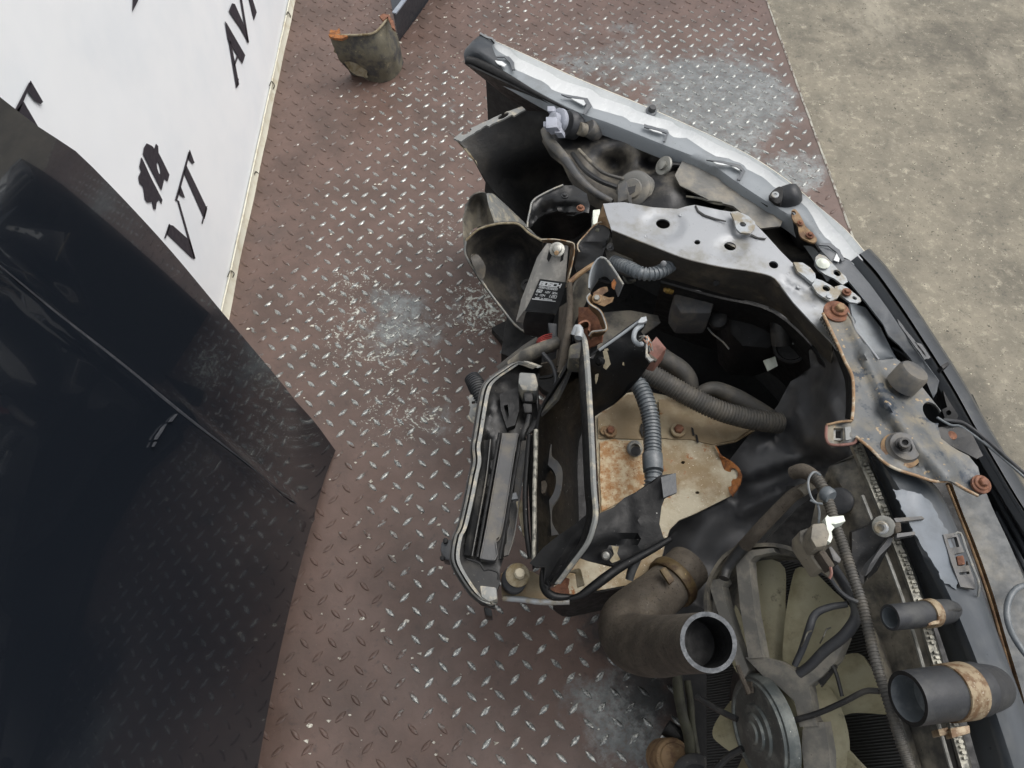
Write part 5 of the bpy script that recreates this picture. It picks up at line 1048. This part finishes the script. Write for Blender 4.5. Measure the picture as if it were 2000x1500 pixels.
tube('corrugated_conduit', [(1236, 740, .40), (1248, 752, .405), (1262, 784, .405), (1271, 820, .40), (1274, 860, .398), (1275, 900, .398), (1276, 935, .398), (1272, 965, .39)], 18, 'conduit_grey', car, n=50, seg=18, corr=(7.5, .15))
tube('tape_wrap', [(1274, 888, .402), (1275, 908, .402), (1276, 920, .402)], 20, 'conduit_grey', car, n=8, seg=18)
tube('corrugated_conduit', [(1236, 712, .41), (1262, 726, .41), (1300, 748, .405), (1350, 776, .40), (1400, 800, .395), (1450, 815, .39), (1500, 824, .385), (1525, 826, .38)], 21, 'conduit', car, n=60, seg=18, corr=(6, .09))
tube('harness_sleeve', [(1268, 680, .39), (1300, 702, .39), (1330, 722, .385), (1345, 744, .375), (1346, 770, .36)], 18, 'conduit', car, n=30, seg=16)
tube('harness_sleeve', [(1362, 772, .37), (1375, 762, .375), (1400, 760, .375), (1440, 778, .37), (1480, 800, .365), (1510, 820, .36)], [10, 15, 18, 17, 17], 'conduit', car, n=30, seg=16)

# ---- dark cavity: fog lamp back and brackets
prism('fog_lamp_body', [(1420, 588, .37), (1470, 580, .38), (1520, 596, .38), (1545, 630, .375), (1540, 665, .36), (1500, 680, .35), (1450, 676, .345), (1426, 650, .35)], (0, .0, -.08), 'black_paint', car, bev=.008)
lathe('fog_lamp_boss', (1402, 622, .37), (-.3, -.3, .9), [(18, -20), (18, 0), (12, 4), (5, 5)], 'black_plastic', car, seg=20)
tube('lamp_connector', [(1522, 600, .40), (1524, 640, .395), (1526, 672, .38)], 19, 'black_plastic', car, n=12, seg=18)
lathe('lamp_ring', (1545, 676, .37), (-.3, -.4, .8), [(34, -30), (34, 0), (30, 3), (28, 3), (26, -4)], 'black_deep', car, seg=30)
tube('wire', [(1548, 672, .385), (1554, 666, .388), (1564, 652, .388), (1568, 648, .386)], 2, 'bright_zinc', car, n=10, seg=6)
plate('white_tag', [(1491, 704, .36), (1514, 696, .36), (1519, 714, .36), (1500, 724, .36)], 'white_plastic', car, t=.002)
prism('washer_motor', [(1320, 560, .41), (1366, 564, .41), (1398, 582, .41), (1390, 612, .40), (1330, 612, .40), (1316, 590, .405)], (0, 0, -.05), 'grey_plastic', car, bev=.006)
lathe('brass_fitting', (1306, 567, .42), (-.9, 0, .3), [(7, -8), (7, 4), (5, 5), (5, 9)], 'brass', car, seg=14)
tube('cavity_edge', [(1382, 640, .35), (1392, 652, .35), (1412, 668, .35), (1424, 682, .35)], 1.8, 'box_rim', car, n=14, seg=6)
plate('inner_baffle', [(1180, 610, .38), (1230, 606, .38), (1285, 616, .38), (1290, 630, .38), (1250, 660, .37), (1215, 690, .37), (1180, 710, .37), (1165, 690, .37), (1170, 640, .38)], 'dusty_plastic', car, t=.003, grid=16, dz=[ridge(1185, 630, 1285, 632, 10, .005)])
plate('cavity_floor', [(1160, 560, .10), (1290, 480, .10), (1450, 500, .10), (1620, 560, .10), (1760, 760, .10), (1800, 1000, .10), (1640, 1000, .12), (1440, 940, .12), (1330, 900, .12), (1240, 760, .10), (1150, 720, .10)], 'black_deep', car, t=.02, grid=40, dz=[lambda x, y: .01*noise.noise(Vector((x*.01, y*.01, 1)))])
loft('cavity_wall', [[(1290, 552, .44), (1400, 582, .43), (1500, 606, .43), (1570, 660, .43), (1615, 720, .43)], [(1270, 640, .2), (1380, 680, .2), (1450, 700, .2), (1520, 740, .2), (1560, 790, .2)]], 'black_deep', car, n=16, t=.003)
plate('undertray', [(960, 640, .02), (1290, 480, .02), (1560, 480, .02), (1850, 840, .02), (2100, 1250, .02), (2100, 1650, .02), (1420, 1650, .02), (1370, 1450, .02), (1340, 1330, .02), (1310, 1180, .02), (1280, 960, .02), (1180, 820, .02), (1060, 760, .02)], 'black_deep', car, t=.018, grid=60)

# ---- battery bracket: black painted straps
bar = [(1128, 648, .525), (1136, 668, .54), (1141, 720, .548), (1146, 800, .552), (1150, 880, .552), (1153, 950, .552), (1157, 1000, .55), (1152, 1030, .545), (1140, 1062, .535), (1112, 1100, .52), (1082, 1140, .50)]
bb = loft('battery_strap', [[(x+13, y+1, z-.02) for x, y, z in bar], [(x+12, y+1, z-.001) for x, y, z in bar], [(x+6, y, z+.002) for x, y, z in bar], [(x+1, y, z) for x, y, z in bar], [(x-8, y, z-.010) for x, y, z in bar], [(x-12, y+2, z-.05) for x, y, z in bar], [(x-12, y+2, z-.10) for x, y, z in bar]], ['box_rim', 'box_rim', 'black_paint'], car, n=60, t=.003, fmrow=[2, 0, 1, 2, 2, 2])
plate('battery_side', [(1148, 700, .50), (1180, 676, .50), (1230, 640, .51), (1256, 620, .52), (1262, 622, .52), (1258, 640, .515), (1252, 648, .51), (1262, 662, .505), (1262, 684, .50), (1276, 700, .49), (1250, 738, .46), (1226, 764, .44), (1200, 786, .42), (1164, 812, .40), (1152, 818, .40), (1150, 760, .45)], 'black_paint', car, t=.003, grid=14, dz=[ridge(1225, 770, 1270, 690, 8, .004)])
tube('side_lip', [(1170, 684, .503), (1210, 656, .512), (1240, 634, .52), (1256, 622, .526)], 3, 'primer', car, n=16, seg=8)
plate('lip_end', [(1246, 630), (1252, 620), (1262, 618), (1264, 626), (1256, 630)], 'bright_zinc', car, z=.53, t=.004)
tube('hook_lip', [(1254, 634, .522), (1241, 646, .524), (1238, 662, .522), (1246, 672, .518), (1254, 672, .515)], 5, 'primer', car, n=20, seg=10)
for k in range(9):
    a = random.random()*6; tube('copper_strand', [(1250+random.uniform(-4, 6), 664+random.uniform(-8, 4), .525), (1260+random.uniform(-3, 6), 660+random.uniform(-8, 8), .532), (1268+random.uniform(-4, 4), 668+random.uniform(-8, 14), .53), (1272+random.uniform(-4, 4), 682+random.uniform(-4, 6), .522)], 1.2, 'copper' if k % 2 else 'aluminium', car, n=10, seg=5)
plate('lug_edge', [(1262, 662), (1266, 664), (1265, 690), (1272, 700), (1278, 702), (1270, 706), (1261, 696)], 'box_rim', car, z=.512, t=.003)
prism('brown_connector', [(1270, 672, .50), (1282, 656, .50), (1302, 680, .49), (1282, 704, .485), (1268, 700, .49)], (0, 0, -.025), 'brown_plastic', car, bev=.0015)
prism('connector_rib', [(1268, 690, .503), (1284, 702, .499), (1280, 706, .499), (1266, 696, .503)], (0, 0, -.003), 'rubber', car)
lathe('stud', (1172, 706, .515), (-.5, -.4, .7), [(9, -4), (9, 3), (6, 4), (5, 9)], 'black_paint', car, seg=16)
for L in ([(1178, 686), (1186, 684), (1190, 700), (1192, 712), (1184, 722), (1178, 718), (1180, 704)], [(1162, 732), (1170, 730), (1168, 742), (1164, 750)], [(1216, 708), (1219, 708), (1219, 714), (1216, 714)], [(1180, 682), (1188, 680), (1188, 684), (1180, 686)]):
    plate('worn_spot', L, 'mud_edge', car, z=lambda x, y: .512-.0004*(y-690), t=.001, jag=.8)
# left flank of the tray: dark inner wall, bent strap and rods
loft('tray_wall', [[(1120, 690, .50), (1100, 730, .49), (1078, 765, .475), (1058, 800, .46), (1050, 850, .45), (1048, 950, .45), (1050, 1040, .45), (1052, 1110, .45)], [(1150, 800, .36), (1142, 830, .355), (1135, 850, .35), (1130, 870, .35), (1128, 920, .35), (1130, 980, .35), (1130, 1040, .35), (1120, 1100, .35)]], 'black_paint', car, n=50, t=.003)
plate('tray_floor', [(1050, 790, .35), (1160, 790, .35), (1166, 1010, .345), (1120, 1080, .345), (1040, 1110, .345), (1030, 900, .35)], 'black_deep', car, t=.004)
loft('tray_flank', [[(1094, 726, .47), (1080, 760, .465), (1066, 790, .46), (1054, 812, .455)], [(1120, 690, .495), (1112, 720, .49), (1100, 750, .485), (1086, 780, .475)]], 'mud', car, n=16, t=.004)
tube('tray_rod', [(1047, 840, .462), (1046, 900, .463), (1044, 960, .463), (1044, 1030, .46), (1042, 1098, .455)], 4.6, 'crimp', car, n=30, seg=10)
tube('tray_rod', [(1034, 850, .45), (1030, 900, .45), (1026, 960, .45), (1028, 1030, .45), (1036, 1090, .448)], 5.5, 'black_paint', car, n=30, seg=10)
loft('bent_strap', [[(1060, 868, .42), (1061, 892, .422), (1068, 906, .424), (1080, 918, .425), (1086, 935, .425), (1082, 960, .424), (1068, 985, .422), (1060, 1008, .42), (1062, 1022, .42), (1076, 1046, .418)], [(1078, 868, .42), (1078, 890, .422), (1090, 902, .424), (1098, 918, .425), (1098, 945, .425), (1092, 970, .424), (1080, 990, .422), (1078, 1008, .42), (1080, 1024, .42), (1092, 1044, .418)]], 'grey_plastic', car, n=60, t=.006)
prism('rubber_block', [(1052, 940, .44), (1066, 936, .44), (1070, 946, .44), (1066, 964, .44), (1054, 964, .44)], (0, 0, -.03), 'rubber', car, bev=.003)
prism('small_cube', [(1072, 842, .40), (1088, 838, .40), (1090, 850, .40), (1076, 854, .40)], (0, 0, -.01), 'rubber_black', car, bev=.001)
# lower arms
arm = plate('lower_strap', [(1034, 1100, .475), (1060, 1070, .48), (1090, 1046, .485), (1126, 1022, .495), (1146, 1004, .505), (1148, 1040, .50), (1130, 1076, .49), (1104, 1106, .485), (1080, 1138, .48), (1070, 1152, .478), (1062, 1140, .478), (1064, 1108, .478), (1046, 1108, .475)], 'black_paint', car, t=.004, grid=12, dz=[ridge(1070, 1130, 1140, 1020, 10, .005)])
plate('tray_bracket', [(1152, 1010, .49), (1172, 1002, .485), (1200, 990, .48), (1220, 972, .48), (1240, 962, .482), (1266, 946, .485), (1290, 928, .49), (1320, 924, .49), (1322, 958, .488), (1298, 974, .483), (1292, 990, .48), (1288, 1024, .475), (1296, 1050, .47), (1308, 1054, .47), (1260, 1084, .465), (1226, 1098, .462), (1202, 1106, .46), (1150, 1096, .47), (1130, 1090, .475), (1146, 1050, .485)], 'black_paint', car, t=.003, grid=14, dz=[ridge(1245, 970, 1250, 1070, 10, .003), ridge(1180, 1070, 1240, 1050, 14, -.006)])
plate('bracket_flag', [(1291, 932), (1320, 924), (1322, 962), (1296, 972)], 'trim', car, z=.496, t=.003)
tube('bracket_roll', [(1310, 1052, .476), (1280, 1070, .473), (1240, 1092, .47), (1205, 1112, .468), (1172, 1136, .466), (1136, 1162, .462), (1112, 1170, .46)], [6, 7, 8, 9, 10, 9, 5], 'black_paint', car, n=40, seg=10)
lathe('tray_stud', (1184, 1084, .478), (-.4, -.4, .8), [(11, -6), (11, 1), (7, 2), (6, 12), (3, 13)], 'black_plastic', car, seg=16)
lathe('stud_tip', (1183, 1085, .488), (-.2, -.4, .9), [(7, -1), (8, 4), (5, 7)], 'aluminium', car, seg=14)
plate('worn_spot', [(1194, 1066), (1208, 1068), (1206, 1080), (1212, 1092), (1196, 1100), (1190, 1094), (1200, 1082)], 'mud_edge', car, z=.472, t=.001, jag=.8)
tube('nozzle', [(1248, 1078, .45), (1242, 1096, .445), (1234, 1114, .44), (1229, 1132, .435)], [10, 9, 9, 8], 'rubber_black', car, n=12, seg=14)
plate('strap_step', [(1110, 1116, .40), (1130, 1110, .40), (1134, 1112, .40), (1142, 1142, .40), (1128, 1146, .40), (1124, 1118, .40)], 'mud_edge', car, t=.004)
plate('rust_patch', [(1072, 1152), (1090, 1140), (1100, 1126), (1112, 1130), (1110, 1146), (1112, 1160), (1082, 1164)], 'rust', car, z=.392, t=.003, jag=1)
tube('lower_hoop', [(1056, 1088, .465), (1062, 1106, .462), (1060, 1126, .46), (1064, 1150, .458), (1080, 1164, .455), (1110, 1166, .452), (1150, 1162, .45)], [6, 6, 8, 9, 7, 4, 3], 'black_paint', car, n=40, seg=10)
# stud mount on its plate
mp_ = plate('mount_plate', [(978, 1120, .395), (1000, 1110, .395), (1040, 1116, .395), (1064, 1130, .395), (1070, 1150, .395), (1080, 1160, .395), (1110, 1166, .395), (1112, 1178, .393), (1090, 1182, .393), (1030, 1172, .394), (980, 1168, .395)], 'rail_dirty', car, t=.004, grid=14)
tube('plate_roll', [(982, 1168, .397), (1020, 1171, .397), (1060, 1176, .397), (1112, 1175, .397)], 6, 'bright_zinc', mp_, n=16, seg=10)
isol = lathe('rubber_isolator', (1003, 1138, .400), (.05, -.05, 1), [(20, 0), (24, 3), (24, 10), (21, 12), (21, 15), (25, 17), (25, 26), (22, 28)], 'rubber_black', mp_, seg=28)
lathe('isolator_cap', (1011, 1124, .428), (.05, -.05, 1), [(22, 0), (23.5, 1), (23.5, 4), (22, 5), (12, 5)], 'mud_edge', mp_, seg=30)
lathe('isolator_bolt', (1015, 1121, .432), (.05, -.05, 1), [(11, 0), (11, 3), (9, 5), (9, 9), (6, 10)], 'rail', mp_, hexn=8)

# ---- fuse box tray
fb = [(960, 738), (1016, 706), (1052, 716), (1050, 740), (1052, 812), (1046, 840), (1034, 846), (1016, 858), (1012, 900), (1004, 960), (996, 1020), (990, 1060), (984, 1090), (976, 1112), (976, 1140), (968, 1160), (966, 1188), (940, 1180), (916, 1160), (896, 1130), (886, 1104), (884, 1086), (898, 1040), (906, 1010), (914, 960), (922, 930), (928, 900), (928, 870), (934, 820), (944, 770)]
box = plate('fuse_box', fb, 'black_plastic', car, z=.425, t=.006, grid=11, dz=[ridge(985, 850, 940, 1090, 9, -.010), ridge(1016, 850, 985, 1090, 8, -.008), ridge(950, 860, 920, 1080, 8, -.012), ridge(990, 760, 1030, 800, 30, -.012), ridge(965, 780, 945, 850, 10, .006)], sharp=60)
rimp = [(1050, 718, .445), (1016, 708, .447), (990, 722, .447), (962, 742, .447), (950, 760, .447), (942, 800, .447), (934, 850, .447), (930, 874, .447), (932, 900, .446), (926, 930, .446), (916, 980, .446), (904, 1030, .446), (896, 1046, .446), (890, 1078, .446), (892, 1100, .446), (908, 1130, .446), (928, 1158, .446), (946, 1172, .446), (962, 1176, .445)]
loft('box_rim', [[(x-10, y+1, z-.012) for x, y, z in rimp], [(x-8, y, z-.001) for x, y, z in rimp], [(x-3, y, z+.001) for x, y, z in rimp], [(x-1, y, z-.003) for x, y, z in rimp], [(x+1, y, z) for x, y, z in rimp], [(x+8, y, z-.002) for x, y, z in rimp], [(x+9, y, z-.02) for x, y, z in rimp]], ['black_plastic', 'box_rim', 'black_plastic', 'black_plastic', 'box_rim', 'black_plastic'], box, n=80, t=.002, fmrow=[0, 1, 2, 3, 4, 5], sharp=50)
loft('box_wall', [[(x-9, y+1, z-.012) for x, y, z in rimp], [(x-6, y+2, z-.05) for x, y, z in rimp], [(x-2, y+6, z-.09) for x, y, z in rimp]], 'black_plastic', box, n=60, t=.002)
plate('box_channel', [(982, 846), (1012, 846), (1008, 880), (1004, 884), (1002, 900), (990, 980), (978, 1046), (970, 1052), (968, 1066), (972, 1080), (966, 1094), (938, 1090), (950, 1030), (966, 940)], 'grey_plastic', box, z=.436, t=.012)
loft('box_groove', [[(946, 860, .44), (944, 900, .44), (932, 960, .44), (918, 1040, .44), (912, 1084, .44)], [(962, 858, .43), (958, 900, .43), (948, 960, .43), (934, 1040, .43), (926, 1086, .43)]], 'black_plastic', box, n=30, t=.004)
for pp_ in ([(982, 846), (966, 940), (950, 1030), (938, 1090)], [(1012, 848), (1002, 902), (990, 980), (978, 1046), (970, 1054), (968, 1066), (972, 1080), (966, 1094)], [(938, 1090), (952, 1093), (966, 1094)], [(958, 858), (950, 930), (936, 1010), (922, 1086)], [(1030, 858), (1018, 950), (1004, 1046), (992, 1084)]):
    tube('channel_edge', [(x, y, .4372) for x, y in pp_], 1.3, 'grey_plastic', box, n=24, seg=6)
for (x0, y0, x1, y1) in ((976, 846, 932, 1088), (1018, 850, 976, 1092)):
    tube('box_ridge', [(x0, y0, .437), (.5*(x0+x1), .5*(y0+y1), .438), (x1, y1, .437)], 3, 'black_deep', box, n=14, seg=8)
plate('inner_step', [(1014, 860), (1030, 856), (1024, 900), (1016, 960), (1002, 1050), (992, 1084), (978, 1086), (990, 1030), (1006, 930)], 'grey_plastic', box, z=.418, t=.004)
prism('latch_block', [(1014, 726, .456), (1046, 728, .456), (1052, 752, .452), (1048, 764, .45), (1020, 762, .45), (1012, 746, .454)], (0, 0, -.03), 'box_rim', box, bev=.003)
prism('latch_block', [(1022, 764, .446), (1040, 766, .446), (1042, 784, .444), (1024, 784, .444)], (0, 0, -.02), 'black_plastic', box, bev=.003)
prism('latch_block', [(1020, 786, .442), (1040, 788, .442), (1040, 806, .44), (1024, 806, .44)], (0, 0, -.02), 'black_plastic', box, bev=.003)
tube('latch_lever', [(1034, 812, .445), (1030, 830, .446), (1022, 848, .445), (1022, 858, .44)], 6, 'black_plastic', box, n=14, seg=10)
plate('box_web', [(976, 770), (1012, 756), (1014, 800), (1006, 830), (990, 836), (978, 800)], 'black_deep', box, z=.434, t=.01, holes=[[(984, 792), (992, 790), (994, 812), (990, 824)]])
plate('slot_key', [(994, 964), (1008, 962), (1012, 974), (996, 976)], 'trim_grey', box, z=.437, t=.004)
plate('worn_tab', [(1008, 980), (1018, 976), (1024, 984), (1022, 1000), (1028, 1040), (1022, 1048), (1014, 1010)], 'mud_edge', box, z=.436, t=.005)
prism('end_latch', [(936, 1142, .448), (970, 1146, .448), (972, 1170, .446), (956, 1176, .446), (940, 1166, .448)], (0, 0, -.02), 'box_rim', box, bev=.003)
tube('end_latch_wire', [(912, 1092, .447), (936, 1100, .449), (946, 1114, .449), (954, 1112, .449), (972, 1118, .447), (974, 1132, .446)], 2.4, 'black_deep', box, n=24, seg=6)
prism('side_clip', [(862, 1058, .40), (880, 1052, .40), (886, 1078, .40), (880, 1094, .40), (866, 1092, .40), (860, 1074, .40)], (0, 0, -.02), 'trim', box, bev=.002)
for x, y in ((870, 1056), (864, 1090)):
    lathe('clip_tooth', (x, y, .403), UPV, [(5, -4), (5, 2), (3, 3)], 'black_deep', box, seg=10)
prism('end_foot', [(944, 1184, .39), (960, 1188, .39), (962, 1204, .385), (948, 1202, .385)], (0, 0, -.02), 'black_plastic', box, bev=.002)
tube('cable_boot', [(922, 738, .40), (930, 752, .402), (938, 772, .402), (944, 788, .40)], [16, 18, 17, 16], 'rubber_black', box, n=20, seg=16, corr=(5, .12))
plate('boot_clip', [(916, 772, .405), (926, 768, .405), (932, 780, .405), (936, 800, .405), (930, 826, .405), (914, 818, .405), (918, 796, .405)], 'box_rim', box, t=.006, jag=.8, holes=[ell(925, 786, 4, 3)])
tube('clip_wire', [(914, 812, .41), (920, 822, .41), (930, 828, .41)], 2, 'box_rim', box, n=8, seg=6)
# sheaths from box to post
tube('harness_sleeve', [(1000, 716, .40), (1040, 690, .42), (1072, 676, .43), (1090, 668, .43)], [14, 16, 14, 12], 'dusty_plastic', car, n=24, seg=14)
tube('harness_sleeve', [(974, 722, .36), (1006, 698, .37), (1036, 676, .375), (1052, 664, .38)], [8, 9, 10, 8], 'conduit', car, n=20, seg=12)
loft('sleeve_trough', [[(1056, 712, .42), (1080, 704, .425), (1094, 690, .43), (1100, 660, .435)], [(1054, 736, .40), (1080, 732, .41), (1098, 722, .42), (1112, 700, .42)]], 'rubber', car, n=20, t=.003)
tube('trough_edge', [(1054, 738, .42), (1078, 734, .425), (1096, 716, .43), (1112, 690, .44), (1122, 664, .47)], 4, 'black_deep', car, n=24, seg=8)
tube('battery_clamp', [(1122, 655, .535), (1128, 640, .54), (1132, 646, .54), (1130, 660, .54)], 8, 'bright_zinc', car, n=14, seg=12)
prism('clamp_block', [(1112, 672, .535), (1138, 664, .538), (1146, 680, .54), (1140, 700, .54), (1110, 700, .53)], (0, 0, -.03), 'mud', car, bev=.004)

# ---- big elbow hose with its clamp
elb = tube('radiator_hose', [(1345, 1105, .335), (1322, 1128, .34), (1290, 1158, .345), (1250, 1188, .345), (1222, 1216, .345), (1232, 1250, .36), (1272, 1262, .40), (1330, 1258, .47), (1384, 1254, .545)], [44, 46, 50, 54, 58, 58, 56, 56, 57], 'rubber', car, n=70, seg=40, hollow=9, inmat=('rubber_cut', 'black_deep'), deep=.045)
ca, cb2 = P(1318, 1132, .341), P(1300, 1149, .344)
lathe('hose_clamp', ca, cb2-ca, [(51, -4), (53, 0), (53, 14), (51, 18)], 'clamp_brass', elb, seg=36)
prism('clamp_screw', [(1288, 1112, .385), (1300, 1106, .385), (1318, 1132, .385), (1308, 1142, .385)], (0, 0, -.006), 'clamp_brass', elb, bev=.002)
# pipes and fittings low in the engine bay
tube('coolant_pipe', [(1322, 1320, .16), (1326, 1360, .16), (1334, 1400, .16), (1345, 1440, .15), (1350, 1500, .14)], 10, 'olive_hose', car, n=24, seg=12)
tube('coolant_pipe', [(1342, 1330, .15), (1348, 1370, .15), (1352, 1420, .15), (1362, 1480, .14)], 7, 'olive_hose', car, n=24, seg=12)
lathe('rusty_canister', (1312, 1480, .12), (.1, -.1, 1), [(36, -60), (36, 6), (33, 12), (28, 14), (26, 18), (12, 19)], 'rust_tan', car, seg=28)
lathe('lower_pulley', (1360, 1525, .16), (-.2, -.2, 1), [(46, -30), (48, 0), (40, 4), (30, 4), (28, -10)], 'black_plastic', car, seg=30)
tube('lower_link', [(1300, 1420, .1), (1330, 1440, .1), (1372, 1450, .1)], 16, 'black_deep', car, n=10, seg=12)

for pts, r_, m_ in (([(1150, 530, .47), (1176, 548, .475), (1206, 552, .47), (1236, 548, .465)], 3, 'rubber_black'),
                   ([(1620, 1128, .54), (1636, 1150, .545), (1654, 1166, .548), (1676, 1176, .55)], 4, 'rubber_black'), ([(1440, 1300, .43), (1452, 1330, .43), (1462, 1352, .42)], 5, 'rubber'),
                   ([(1060, 690, .44), (1078, 712, .44), (1086, 740, .44), (1080, 770, .45)], 4, 'rubber_black')):
    tube('wire', pts, r_, m_, car, n=24, seg=8)
